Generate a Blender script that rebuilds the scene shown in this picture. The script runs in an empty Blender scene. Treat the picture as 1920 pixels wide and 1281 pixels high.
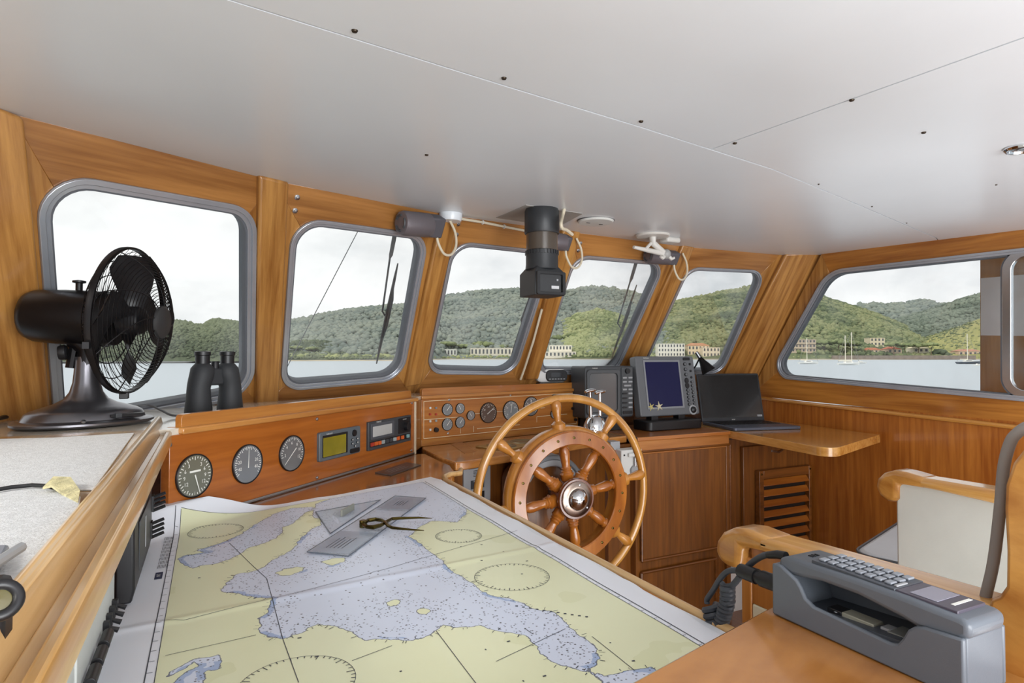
import bpy, bmesh, math, random
import numpy as np
from mathutils import Vector, Matrix, Quaternion
random.seed(7); np.random.seed(7)
V = Vector
scene = bpy.context.scene
COL = scene.collection

# ------------------------------------------------------------------ camera
F_PX, YAW, PITCH, EYE = 1150.0, math.radians(26.2), math.radians(1.32), 1.45
EYEP = V((0, 0, EYE))
cd = bpy.data.cameras.new('camera'); cam = bpy.data.objects.new('camera', cd); COL.objects.link(cam)
cd.sensor_width = 36.0; cd.lens = F_PX / 1920 * 36.0; cd.clip_start = 0.02; cd.clip_end = 9000
cam.location = EYEP; cam.rotation_euler = (math.pi / 2 + PITCH, 0, -YAW)
scene.camera = cam
scene.view_settings.view_transform = 'Standard'; scene.view_settings.look = 'None'
scene.view_settings.gamma = 1.0; scene.view_settings.use_curve_mapping = False
scene.view_settings.exposure = 0.14

def lin(h):
    h = h.lstrip('#'); o = []
    for i in (0, 2, 4):
        c = int(h[i:i + 2], 16) / 255
        o.append(c / 12.92 if c <= .04045 else ((c + .055) / 1.055) ** 2.4)
    return tuple(o)

# ------------------------------------------------------------------ sky
world = bpy.data.worlds.new('overcast_sky'); scene.world = world; world.use_nodes = True
nt = world.node_tree; nt.nodes.clear()
tc = nt.nodes.new('ShaderNodeTexCoord')
mp = nt.nodes.new('ShaderNodeMapping'); mp.inputs['Scale'].default_value = (1.6, 1.6, 4.2); mp.inputs['Location'].default_value = (.35, .2, .1)
no = nt.nodes.new('ShaderNodeTexNoise'); no.inputs['Scale'].default_value = 2.1; no.inputs['Detail'].default_value = 7; no.inputs['Roughness'].default_value = .55
rp = nt.nodes.new('ShaderNodeValToRGB')
rp.color_ramp.elements[0].position = .36; rp.color_ramp.elements[0].color = (.60, .63, .66, 1)
rp.color_ramp.elements[1].position = .62; rp.color_ramp.elements[1].color = (1.0, 1.0, 1.0, 1)
e = rp.color_ramp.elements.new(.48); e.color = (.86, .87, .885, 1)
# the sun stands behind the cloud over the port bow: the cloud deck brightens towards it
SUN_DIR = V((-.50, .80, .42)).normalized()
dp = nt.nodes.new('ShaderNodeVectorMath'); dp.operation = 'DOT_PRODUCT'; dp.inputs[1].default_value = SUN_DIR
mr = nt.nodes.new('ShaderNodeMapRange'); mr.inputs[1].default_value = .35; mr.inputs[2].default_value = 1.0; mr.inputs[3].default_value = 0.0; mr.inputs[4].default_value = .75
mx = nt.nodes.new('ShaderNodeMixRGB'); mx.blend_type = 'MIX'; mx.inputs[2].default_value = (1.12, 1.12, 1.10, 1)
bg = nt.nodes.new('ShaderNodeBackground'); bg.inputs['Strength'].default_value = 1.0
wo = nt.nodes.new('ShaderNodeOutputWorld')
L = nt.links.new
L(tc.outputs['Generated'], mp.inputs[0]); L(mp.outputs[0], no.inputs['Vector']); L(no.outputs['Fac'], rp.inputs[0])
L(tc.outputs['Generated'], dp.inputs[0]); L(dp.outputs['Value'], mr.inputs[0]); L(mr.outputs[0], mx.inputs[0]); L(rp.outputs[0], mx.inputs[1])
L(mx.outputs[0], bg.inputs[0]); L(bg.outputs[0], wo.inputs[0])

def lamp(name, kind, loc, aim, energy, color=(1, 1, 1), **kw):
    d = bpy.data.lights.new(name, kind); d.energy = energy; d.color = color
    for k, v in kw.items(): setattr(d, k, v)
    o = bpy.data.objects.new(name, d); COL.objects.link(o); o.location = loc
    o.rotation_euler = (V(aim) - V(loc)).to_track_quat('-Z', 'Y').to_euler(); return o
lamp('sun', 'SUN', (0, 0, 50), V((0, 0, 50)) - SUN_DIR + V((0, 1.1, 0)), 2.2, (1, .95, .86), angle=.35)
# added unseen fill: one for after-deck daylight, two to brighten the ceiling
lamp('aft_fill', 'AREA', (.9, -2.3, 1.5), (1.3, 2.0, 1.55), 118, (.97, .98, 1), shape='RECTANGLE', size=2.6, size_y=1.6)
lamp('ceiling_fill', 'AREA', (1.6, .1, .45), (1.7, 2.0, 2.2), 36, (.95, .98, 1), shape='RECTANGLE', size=2.2, size_y=.8)

lamp('port_ceiling_fill', 'AREA', (.55, -.7, 1.30), (.20, 2.1, 2.25), 13, (.95, .98, 1), shape='RECTANGLE', size=1.2, size_y=.5)

# ------------------------------------------------------------------ measuring: a pixel's sight line met with a real plane
def ray(u, v):
    a = (u - 960) / F_PX; b = (640.5 - v) / F_PX
    f = math.cos(PITCH) - b * math.sin(PITCH); z = math.sin(PITCH) + b * math.cos(PITCH)
    return V((a * math.cos(YAW) + f * math.sin(YAW), -a * math.sin(YAW) + f * math.cos(YAW), z))
def onz(u, v, z): r = ray(u, v); return EYEP + r * ((z - EYE) / r.z)
def onpl(u, v, p, n): r = ray(u, v); return EYEP + r * (V(n).dot(V(p) - EYEP) / V(n).dot(r))
H, SHEER = 2.06, .04              # ceiling height at the front edge, and how it sinks towards aft
def czz(y): return H + SHEER * (y - 2.44)
def onc(u, v, dz=0.0): return onpl(u, v, (0, 2.44, H + dz), V((0, -SHEER, 1)).normalized())
def onx(u, v, x): return onpl(u, v, (x, 0, 0), (1, 0, 0))
def ony(u, v, y): return onpl(u, v, (0, y, 0), (0, 1, 0))

# ------------------------------------------------------------------ materials
MATS = {}
def _base(name):
    m = bpy.data.materials.new(name); m.use_nodes = True; n = m.node_tree.nodes
    return m, n, m.node_tree.links.new, n['Principled BSDF']
def mat(name, col, rough=.5, metal=0.0, coat=0.0, bump=0.0, bscale=60.0, var=0.0, vscale=8.0, trans=0.0, emit=0.0, spec=.5):
    if name in MATS: return MATS[name]
    m, n, l, p = _base(name); c = lin(col) if isinstance(col, str) else col
    p.inputs['Base Color'].default_value = (*c, 1); p.inputs['Roughness'].default_value = rough; p.inputs['Metallic'].default_value = metal
    p.inputs['Coat Weight'].default_value = coat; p.inputs['Coat Roughness'].default_value = .08; p.inputs['Specular IOR Level'].default_value = spec
    if trans: p.inputs['Transmission Weight'].default_value = trans
    if emit: p.inputs['Emission Color'].default_value = (*c, 1); p.inputs['Emission Strength'].default_value = emit
    t = n.new('ShaderNodeTexCoord')
    z = n.new('ShaderNodeTexNoise'); z.inputs['Scale'].default_value = vscale; z.inputs['Detail'].default_value = 5
    l(t.outputs['Object'], z.inputs['Vector'])
    v = max(var, .04)
    r = n.new('ShaderNodeValToRGB'); r.color_ramp.elements[0].position = .3; r.color_ramp.elements[1].position = .7
    r.color_ramp.elements[0].color = (*[x * (1 - v) for x in c], 1); r.color_ramp.elements[1].color = (*[min(1, x * (1 + v)) for x in c], 1)
    l(z.outputs['Fac'], r.inputs[0]); l(r.outputs[0], p.inputs['Base Color'])
    if bump:
        b = n.new('ShaderNodeTexNoise'); b.inputs['Scale'].default_value = bscale; b.inputs['Detail'].default_value = 3
        l(t.outputs['Object'], b.inputs['Vector'])
        k = n.new('ShaderNodeBump'); k.inputs['Strength'].default_value = bump; k.inputs['Distance'].default_value = .002
        l(b.outputs['Fac'], k.inputs['Height']); l(k.outputs[0], p.inputs['Normal'])
    MATS[name] = m; return m
def wood(name, c1, c2, g, rough=.32, coat=.5, sx=1.3, sy=26.0, figure=.5, crough=.1):
    if name in MATS: return MATS[name]
    m, n, l, p = _base(name); a, b = lin(c1), lin(c2)
    t = n.new('ShaderNodeTexCoord')
    q = V(g).normalized().rotation_difference(V((1, 0, 0))).to_euler()
    m1 = n.new('ShaderNodeMapping'); m1.inputs['Rotation'].default_value = q
    m2 = n.new('ShaderNodeMapping'); m2.inputs['Scale'].default_value = (sx, sy, sy)
    m3 = n.new('ShaderNodeMapping'); m3.inputs['Scale'].default_value = (.7, 5.0, 5.0)
    z1 = n.new('ShaderNodeTexNoise'); z1.inputs['Scale'].default_value = 2.0; z1.inputs['Detail'].default_value = 6; z1.inputs['Roughness'].default_value = .6; z1.inputs['Distortion'].default_value = .25
    z2 = n.new('ShaderNodeTexNoise'); z2.inputs['Scale'].default_value = 1.6; z2.inputs['Detail'].default_value = 3; z2.inputs['Distortion'].default_value = .8
    l(t.outputs['Object'], m1.inputs[0]); l(m1.outputs[0], m2.inputs[0]); l(m1.outputs[0], m3.inputs[0]); l(m2.outputs[0], z1.inputs['Vector']); l(m3.outputs[0], z2.inputs['Vector'])
    mi = n.new('ShaderNodeMath'); mi.operation = 'MULTIPLY_ADD'; mi.inputs[1].default_value = figure
    l(z2.outputs['Fac'], mi.inputs[0])
    sc = n.new('ShaderNodeMath'); sc.operation = 'MULTIPLY'; sc.inputs[1].default_value = 1 - figure
    l(z1.outputs['Fac'], sc.inputs[0]); l(sc.outputs[0], mi.inputs[2])
    r = n.new('ShaderNodeValToRGB'); r.color_ramp.elements[0].position = .36; r.color_ramp.elements[1].position = .62
    r.color_ramp.elements[0].color = (*a, 1); r.color_ramp.elements[1].color = (*b, 1)
    l(mi.outputs[0], r.inputs[0]); l(r.outputs[0], p.inputs['Base Color'])
    p.inputs['Roughness'].default_value = rough; p.inputs['Coat Weight'].default_value = coat; p.inputs['Coat Roughness'].default_value = crough
    k = n.new('ShaderNodeBump'); k.inputs['Strength'].default_value = .12; k.inputs['Distance'].default_value = .001
    l(z1.outputs['Fac'], k.inputs['Height']); l(k.outputs[0], p.inputs['Normal'])
    MATS[name] = m; return m
def glass_pane(name, tint=(.97, .98, .98), refl=.10, dirt=.10):
    m = bpy.data.materials.new(name); m.use_nodes = True; n = m.node_tree.nodes; l = m.node_tree.links.new; n.clear()
    o = n.new('ShaderNodeOutputMaterial'); t = n.new('ShaderNodeBsdfTransparent'); t.inputs[0].default_value = (*tint, 1)
    g = n.new('ShaderNodeBsdfGlossy'); g.inputs['Roughness'].default_value = .02
    lw = n.new('ShaderNodeFresnel'); lw.inputs[0].default_value = 1.3
    x = n.new('ShaderNodeMixShader'); l(lw.outputs[0], x.inputs[0]); l(t.outputs[0], x.inputs[1]); l(g.outputs[0], x.inputs[2])
    d = n.new('ShaderNodeBsdfTranslucent'); d.inputs[0].default_value = (.85, .85, .85, 1)
    c = n.new('ShaderNodeTexCoord'); z = n.new('ShaderNodeTexNoise'); z.inputs['Scale'].default_value = 4; z.inputs['Detail'].default_value = 6
    l(c.outputs['Object'], z.inputs['Vector'])
    r = n.new('ShaderNodeMapRange'); r.inputs[1].default_value = .45; r.inputs[2].default_value = .8; r.inputs[3].default_value = .01; r.inputs[4].default_value = dirt
    l(z.outputs['Fac'], r.inputs[0])
    y = n.new('ShaderNodeMixShader'); l(r.outputs[0], y.inputs[0]); l(x.outputs[0], y.inputs[1]); l(d.outputs[0], y.inputs[2]); l(y.outputs[0], o.inputs[0])
    MATS[name] = m; return m

TEAK = ('8f4c14', 'c07c34')
def teak(g, key): return wood('teak_' + key, '865422', 'be8a49', g, figure=.28, sy=22)
WX, WY, WZ = teak((1, 0, 0), 'athwart'), teak((0, 1, 0), 'fore_aft'), teak((0, 0, 1), 'upright')
LIGHT_WOOD = wood('light_teak', 'b08448', 'dab57c', (1, 0, 0))
LIGHT_WOOD_Y = wood('light_teak_fore_aft', 'b08448', 'dcb884', (0, 1, 0))
CAB = wood('cabinet_mahogany', '623710', '88521d', (0, 0, 1), rough=.38, coat=.3, figure=.35)
CAB_X = wood('cabinet_mahogany_rail', '5c320c', '824d1b', (1, 0, 0), rough=.38, coat=.3, figure=.35)
PANEL_W = wood('panel_mahogany', '8f4a12', 'ae6321', (.73, .684, 0), rough=.3, coat=.5, figure=.4)
RIM_W = wood('wheel_wood', 'a2641f', 'c98b3e', (0, 0, 1), rough=.25, coat=.7, sx=3, sy=8)
SPOKE_W = wood('spoke_wood', '8c4a14', 'b56f28', (0, 0, 1), rough=.25, coat=.8, sx=3, sy=10)
DESK_W = wood('desk_wood', '7f4a1c', 'b67c40', (.9, .3, 0), rough=.25, coat=.8, sx=5, sy=8, figure=.75)
BURR_W = wood('burr_wood', '9e6224', 'cd964c', (0, 1, .2), rough=.3, coat=.7, sx=6, sy=16)
WHITE = mat('white_plastic', 'd8d8d4', .4)
CREAM = mat('cream_paint', 'd9cfb8', .35)
BLACK = mat('black_plastic', '17171a', .42)
BLACKM = mat('black_metal', '121214', .35, .4)
DGREY = mat('dark_grey_plastic', '3d4044', .45)
MGREY = mat('grey_plastic', '6a6d71', .42)
LGREY = mat('light_grey_plastic', '9b9da0', .45)
CHROME = mat('chrome', 'd8dadd', .08, 1.0)
STEEL = mat('brushed_steel', 'b2b4b8', .28, 1.0)
ALU = mat('window_aluminium', 'b9bec6', .24, .6, var=.08)
RUBBER = mat('rubber_gasket', '5d6066', .6)
BRASS = mat('brass', '5d5128', .25, 1.0)
RED = mat('red_plastic', 'b03a2a', .45)
GREEN = mat('green_plastic', '1f6b50', .45)
SCREEN_OFF = mat('dark_screen', '26262a', .12, 0, .5)
PRINT_W = mat('white_print', 'e6e6e0', .6)
PRINT_K = mat('black_print', '22222a', .7)
PANE = glass_pane('window_glass')

# ------------------------------------------------------------------ geometry
def frame(o, ux, uy):
    ux = V(ux).normalized(); uz = ux.cross(V(uy)).normalized(); uy = uz.cross(ux)
    m = Matrix((ux, uy, uz)).transposed().to_4x4(); m.translation = V(o); return m
I4 = Matrix.Identity(4)
class G:
    """collects shapes; every shape is placed through the matrix m"""
    def __init__(s, m=I4): s.v = []; s.f = []; s.m = m
    def add(s, vs, fs):
        k = len(s.v); s.v += [s.m @ V(p) for p in vs]; s.f += [tuple(i + k for i in f) for f in fs]; return s
    def box(s, c, d, rot=None):
        x, y, z = d[0] / 2, d[1] / 2, d[2] / 2; R = rot if rot else Matrix.Identity(3)
        vs = [V(c) + R @ V(p) for p in ((-x, -y, -z), (x, -y, -z), (x, y, -z), (-x, y, -z), (-x, -y, z), (x, -y, z), (x, y, z), (-x, y, z))]
        return s.add(vs, [(0, 3, 2, 1), (4, 5, 6, 7), (0, 1, 5, 4), (1, 2, 6, 5), (2, 3, 7, 6), (3, 0, 4, 7)])
    def hexa(s, a, b):
        n = len(a); return s.add(list(a) + list(b), [tuple(range(n))[::-1], tuple(range(n, 2 * n))] + [(i, (i + 1) % n, n + (i + 1) % n, n + i) for i in range(n)])
    def prism(s, poly, z0, z1): return s.hexa([(x, y, z0) for x, y in poly], [(x, y, z1) for x, y in poly])
    def ringprism(s, outer, inner, z0, z1):
        n = len(outer); vs = [(x, y, z0) for x, y in outer] + [(x, y, z0) for x, y in inner] + [(x, y, z1) for x, y in outer] + [(x, y, z1) for x, y in inner]
        fs = []
        for i in range(n):
            j = (i + 1) % n
            fs += [(j, i, n + i, n + j), (2 * n + i, 2 * n + j, 3 * n + j, 3 * n + i), (i, j, 2 * n + j, 2 * n + i), (n + j, n + i, 3 * n + i, 3 * n + j)]
        return s.add(vs, fs)
    def tube(s, pts, r, n=8, closed=False, cap=True):
        pts = [V(p) for p in pts]; k = len(pts); rs = r if isinstance(r, (list, tuple)) else [r] * k; vs = []; fs = []; up = None
        for i, p in enumerate(pts):
            a = pts[(i - 1) % k] if (closed or i) else p; b = pts[(i + 1) % k] if (closed or i < k - 1) else p
            t = (b - a).normalized()
            if up is None: up = t.orthogonal().normalized()
            up = (up - t * up.dot(t)); up = up.normalized() if up.length > 1e-6 else t.orthogonal().normalized()
            w = t.cross(up)
            vs += [p + (up * math.cos(2 * math.pi * j / n) + w * math.sin(2 * math.pi * j / n)) * rs[i] for j in range(n)]
        for i in range(k if closed else k - 1):
            q = (i + 1) % k
            fs += [(i * n + j, i * n + (j + 1) % n, q * n + (j + 1) % n, q * n + j) for j in range(n)]
        if cap and not closed: fs += [tuple(range(n))[::-1], tuple(range((k - 1) * n, k * n))]
        return s.add(vs, fs)
    def lathe(s, prof, o=(0, 0, 0), ax=(0, 0, 1), n=24, sx=1.0, sy=1.0):
        q = V((0, 0, 1)).rotation_difference(V(ax).normalized()).to_matrix(); vs = []; fs = []
        for r, h in prof: vs += [V(o) + q @ V((sx * r * math.cos(2 * math.pi * j / n), sy * r * math.sin(2 * math.pi * j / n), h)) for j in range(n)]
        k = len(prof)
        for i in range(k - 1): fs += [(i * n + j, i * n + (j + 1) % n, (i + 1) * n + (j + 1) % n, (i + 1) * n + j) for j in range(n)]
        loop = prof[0] == prof[-1]
        if prof[0][0] > 1e-6 and not loop: fs.append(tuple(range(n))[::-1])
        if prof[-1][0] > 1e-6 and not loop: fs.append(tuple(range((k - 1) * n, k * n)))
        return s.add(vs, fs)
    def torus(s, o, ax, R, r, n=48, m=10):
        q = V((0, 0, 1)).rotation_difference(V(ax).normalized()).to_matrix()
        return s.tube([V(o) + q @ V((R * math.cos(2 * math.pi * i / n), R * math.sin(2 * math.pi * i / n), 0)) for i in range(n)], r, m, closed=True)
    def ball(s, c, r, n=12, k=8, sq=(1, 1, 1)):
        vs = []; fs = []
        for i in range(k + 1):
            a = math.pi * i / k
            vs += [V(c) + V((r * sq[0] * math.sin(a) * math.cos(2 * math.pi * j / n), r * sq[1] * math.sin(a) * math.sin(2 * math.pi * j / n), r * sq[2] * math.cos(a))) for j in range(n)]
        for i in range(k): fs += [(i * n + j, (i + 1) * n + j, (i + 1) * n + (j + 1) % n, i * n + (j + 1) % n) for j in range(n)]
        return s.add(vs, fs)
def G_disc(g, x, y, r, z, n=24): g.lathe([(r, z - .0003), (r, z)], (x, y, 0), n=n); return g

def roundpoly(pts, r, n=6):
    out = []; k = len(pts)
    for i in range(k):
        p, a, b = V(pts[i]).to_2d(), V(pts[i - 1]).to_2d(), V(pts[(i + 1) % k]).to_2d(); rr = r[i] if isinstance(r, (list, tuple)) else r
        da, db = (a - p), (b - p); la, lb = da.length, db.length; da /= la; db /= lb
        half = math.acos(max(-1, min(1, da.dot(db)))) / 2; d = min(rr / max(math.tan(half), 1e-4), la * .48, lb * .48); q = d * math.tan(half)
        bis = (da + db).normalized(); c = p + bis * (q / max(math.sin(half), 1e-4))
        s, e = p + da * d - c, p + db * d - c; a0 = math.atan2(s.y, s.x); a1 = math.atan2(e.y, e.x)
        while a1 - a0 > math.pi: a1 -= 2 * math.pi
        while a1 - a0 < -math.pi: a1 += 2 * math.pi
        out += [(c.x + q * math.cos(a0 + (a1 - a0) * j / n), c.y + q * math.sin(a0 + (a1 - a0) * j / n)) for j in range(n + 1)]
    return out
def offset_quad(pts, w):
    k = len(pts); P = [V(p).to_2d() for p in pts]; ar = sum(P[i].x * P[(i + 1) % k].y - P[(i + 1) % k].x * P[i].y for i in range(k)); sg = 1 if ar > 0 else -1; out = []
    for i in range(k):
        a, p, b = P[i - 1], P[i], P[(i + 1) % k]; d1, d2 = (p - a).normalized(), (b - p).normalized()
        n1, n2 = V((d1.y, -d1.x)) * sg, V((d2.y, -d2.x)) * sg
        bis = (n1 + n2); out.append(tuple(p + bis * (w / max(.2, (1 + n1.dot(n2))))))
    return out
def roundrect(w, h, r, n=4, cx=0, cy=0): return roundpoly([(cx - w / 2, cy - h / 2), (cx + w / 2, cy - h / 2), (cx + w / 2, cy + h / 2), (cx - w / 2, cy + h / 2)], r, n)

def obj(name, g, m, parent=None, bevel=0.0, flat=False, seg=2):
    me = bpy.data.meshes.new(name); me.from_pydata([tuple(p) for p in g.v], [], g.f); me.materials.append(m)
    b = bmesh.new(); b.from_mesh(me); bmesh.ops.recalc_face_normals(b, faces=b.faces); b.to_mesh(me); b.free()
    o = bpy.data.objects.new(name, me); COL.objects.link(o)
    if not flat:
        for p in me.polygons: p.use_smooth = True
        me.set_sharp_from_angle(angle=math.radians(38))
    if bevel:
        w = o.modifiers.new('bevel', 'BEVEL'); w.width = bevel; w.segments = seg; w.limit_method = 'ANGLE'; w.angle_limit = math.radians(40)
    if parent: link_to(o, parent)
    return o
BASE = {}
def link_to(o, parent):
    o.parent = parent; o.matrix_parent_inverse = Matrix.Translation(BASE.get(parent.name, V((0, 0, 0)))).inverted()
def tag(o, label, cat, group=None):
    o['label'] = label; o['category'] = cat
    if group: o['group'] = group
    return o
def thing(name, label, cat, loc, group=None):
    o = bpy.data.objects.new(name, None); COL.objects.link(o); o.location = V(loc); o.empty_display_size = .05
    BASE[o.name] = V(loc); return tag(o, label, cat, group)
def struct(name, loc=(0, 0, 0)):
    o = bpy.data.objects.new(name, None); COL.objects.link(o); o.location = V(loc); BASE[o.name] = V(loc); o['kind'] = 'structure'; return o
def smesh(name, g, m, parent=None, **k):
    o = obj(name, g, m, parent, **k); o['kind'] = 'structure'; return o
def stuff(o): o['kind'] = 'stuff'; return o
_TXT = {}
def text(name, s, size, m, material, parent, align='CENTER'):
    if s not in _TXT:
        c = bpy.data.curves.new('t', 'FONT'); c.body = s; c.size = 1.0; c.align_x = align; c.align_y = 'CENTER'; c.resolution_u = 2
        t = bpy.data.objects.new('t', c); COL.objects.link(t); bpy.context.view_layer.update()
        me = bpy.data.meshes.new_from_object(t.evaluated_get(bpy.context.evaluated_depsgraph_get()))
        _TXT[s] = ([v.co.copy() for v in me.vertices], [tuple(p.vertices) for p in me.polygons]); bpy.data.objects.remove(t); bpy.data.curves.remove(c); bpy.data.meshes.remove(me)
    vs, fs = _TXT[s]
    return obj(name, G(m).add([V((v.x * size, v.y * size, 0)) for v in vs], fs), material, parent, flat=True)
def smooth(pts, n=6):
    pts = [V(p) for p in pts]; P = [pts[0] * 2 - pts[1]] + pts + [pts[-1] * 2 - pts[-2]]; out = []
    for i in range(1, len(P) - 2):
        for j in range(n):
            t = j / n; a, b, c, d = P[i - 1], P[i], P[i + 1], P[i + 2]
            out.append(.5 * ((2 * b) + (c - a) * t + (2 * a - 5 * b + 4 * c - d) * t * t + (3 * b - a - 3 * c + d) * t ** 3))
    return out + [pts[-1]]
def at(m, x, y, z=0): return m @ Matrix.Translation((x, y, z))
# ================================================================== THE WHEELHOUSE
T = 1.015                   # chart table
CT = 1.025                  # helm counter
SH = 1.262                  # shelf under the front windows
RAKE = V((0, .6, -1))
J = [None, onc(20, 213), onc(515, 339), onc(838, 403), onc(1070, 435), onc(1289, 463.5), onc(1462, 478)]
J[0] = J[1] + (J[1] - J[2]) * .45
XW = 3.30                   # starboard wall
SW1 = V((XW, 2.44, H)); SWN = V((-1, 0, 0))
WR = teak(RAKE, 'raked')
def facet_plane(i):
    ux = (J[i + 1] - J[i]).normalized(); n = ux.cross(RAKE).normalized()
    if n.y > 0: n = -n
    return J[i], n
# ---- floor, far outside nothing
g = G().box((1.35, .6, -.02), (4.6, 5.4, .04)); fl = smesh('floor', g, wood('floor_teak', '6b3a15', '8a5527', (0, 1, 0)))
# ---- ceiling of three white panels
CEIL = mat('ceiling_laminate', 'e2e7ec', .26, coat=.0, bump=.03, bscale=3, var=.02, vscale=1.2)
ce = struct('ceiling', (1.4, 1.0, H))
def cpt(x, y, dz=0.0): return V((x, y, czz(y) + dz))
seam = [(-.85, .95)] + [tuple(onc(u, v).to_2d()) for u, v in ((430, 0), (700, 84), (950, 162), (1200, 238), (1450, 318), (1600, 380), (1755, 446))]
seam.append((XW + .1, seam[-1][1] + .08))
front_edge = [(-.85, J[0].y - .1)] + [(j.x, j.y + .03) for j in J[1:]] + [(XW + .02, 2.50), (XW + .1, 2.0)]
gap = .0025
def cpanel(poly): g = G().hexa([cpt(x, y) for x, y in poly], [cpt(x, y, .02) for x, y in poly]); obj('panel', g, CEIL, ce, flat=True)
cpanel([(x, y + gap) for x, y in seam] + front_edge[::-1])
xs = onc(1700, 149).x; sy = lambda x: float(np.interp(x, [p[0] for p in seam], [p[1] for p in seam]))
cpanel([(-.85, -1.3)] + [(x, y - gap) for x, y in seam if x < xs - .02] + [(xs - gap, sy(xs) - gap), (xs - gap, -1.3)])
cpanel([(xs + gap, -1.3), (xs + gap, sy(xs) - gap)] + [(x, y - gap) for x, y in seam if x > xs + .02] + [(XW + .1, -1.3)])
g = G().hexa([cpt(x, y, .022) for x, y in ((-.9, -1.4), (3.5, -1.4), (3.5, 2.7), (-.9, 2.7))], [cpt(x, y, .06) for x, y in ((-.9, -1.4), (3.5, -1.4), (3.5, 2.7), (-.9, 2.7))]); obj('roof_deck', g, mat('roof_backing', '2e2d2b', .8), ce)
SCREWM = mat('screw_head', '3a3025', .4, .7)
for u, v in [(665, 57), (945, 146), (1202, 227), (1378, 268), (1597, 187), (1732, 248), (1535, 345), (1635, 387), (1700, 418), (800, 290), (1868, 346)]:
    p = onc(u, v); r = .0045 if v < 300 else .0025
    g = G().lathe([(r * 1.3, 0), (r * 1.2, -.001), (r, -.003), (.0001, -.0032)], p, n=10); obj('screw', g, SCREWM, ce)
# ---- front wall: five raked facets, each a header, a sill and two stiles round its window, pillars between
wf = struct('wall_front', (1.4, 2.9, SH))
WIN = [None,
       [(90, 341), (464, 404), (462, 733), (122, 795)],
       [(557.5, 418), (793, 449), (747, 705), (535, 723)],
       [(853, 459), (1031, 478), (961, 697), (805, 694)],
       [(1080, 484), (1241, 497), (1152, 697), (1011, 696)],
       [(1292, 506), (1430, 512), (1350, 697), (1205, 696)]]
FW = [0, .030, .024, .019, .019, .019]
RAD = [0, .085, .085, .085, .085, .085]
def make_window(name, plane, px, fw, rad, arc=8, outer_extra=0.0):
    p0, n = plane
    ux = V((0, 0, 1)).cross(n).normalized(); uy = n.cross(ux); m = frame(p0, ux, uy); mi = m.inverted()
    q = [(mi @ onpl(u, v, p0, n)).to_2d() for u, v in px]
    glass_o = roundpoly(q, rad, arc)
    qo = offset_quad(q, fw); ro = [r + fw for r in rad] if isinstance(rad, list) else rad + fw
    out = roundpoly(qo, ro, arc)
    mid = roundpoly(offset_quad(q, fw * .45), [r + fw * .45 for r in rad] if isinstance(rad, list) else rad + fw * .45, arc)
    w = struct(name, m @ V((*q[3], 0)))
    g = G(m); g.ringprism(out, glass_o, -.05, .004); g.ringprism(out, mid, .004, .011); obj('frame', g, ALU, w, bevel=.002)
    g = G(m); g.ringprism(roundpoly(offset_quad(q, .004), rad, arc), roundpoly(offset_quad(q, -.005), rad, arc), -.046, -.002); obj('gasket', g, RUBBER, w)
    g = G(m); g.prism(roundpoly(offset_quad(q, .002), rad, arc), -.026, -.022); obj('pane', g, PANE, w, flat=True)
    return w, m, q, qo, out
def boards(parent, m, outer, qo, ro, thick, mats, cut=.3):
    """four boards round a window opening, mitred from the opening's corners; outer: 4 corners TL TR BR BL"""
    names = ['header_board', 'stile', 'sill_board', 'stile']; arc = 8
    inn = roundpoly(qo, ro, arc); k = arc + 1
    mids = [inn[i * k + arc // 2] for i in range(4)]
    for i in range(4):
        a, b = outer[i], outer[(i + 1) % 4]
        run = inn[i * k + arc // 2:(i + 1) * k]; run += inn[((i + 1) % 4) * k:((i + 1) % 4) * k + arc // 2 + 1]
        poly = [a, b] + run[::-1]
        g = G(m).prism(poly, -thick, 0.0); obj(names[i], g, mats[i % 2], parent, bevel=.0012, seg=1)
wins = {}
for i in range(1, 6):
    pl = facet_plane(i)
    w, m, q, qo, out = make_window('window_%d' % i, pl, WIN[i], FW[i], RAD[i]); wins[i] = (w, m, q)
    mi = m.inverted(); zb = SH - .02; tb = (zb - J[i].z) / RAKE.z; tb2 = (zb - J[i + 1].z) / RAKE.z
    ca, cb = J[i], J[i + 1]
    outer = [(mi @ ca).to_2d(), (mi @ cb).to_2d(), (mi @ (cb + RAKE * tb2)).to_2d(), (mi @ (ca + RAKE * tb)).to_2d()]
    g_h = wood('header_teak_%d' % i, '7d4d20', 'b67f44', (cb - ca), figure=.6)
    boards(wf, m, [tuple(o) for o in outer], qo, RAD[i] + FW[i], .045, [g_h, WR])
# wall below the raked facets
zb = SH - .02
for i in range(1, 6):
    a, b = [j + RAKE * ((zb - j.z) / RAKE.z) for j in (J[i], J[i + 1])]; d = V((0, .03, 0))
    lo = 0.0
    g = G().hexa([a, b, b + d, a + d], [V((a.x, a.y, lo)), V((b.x, b.y, lo)), V((b.x, b.y + .03, lo)), V((a.x, a.y + .03, lo))]); obj('lower_panel', g, CAB_X, wf)
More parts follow.
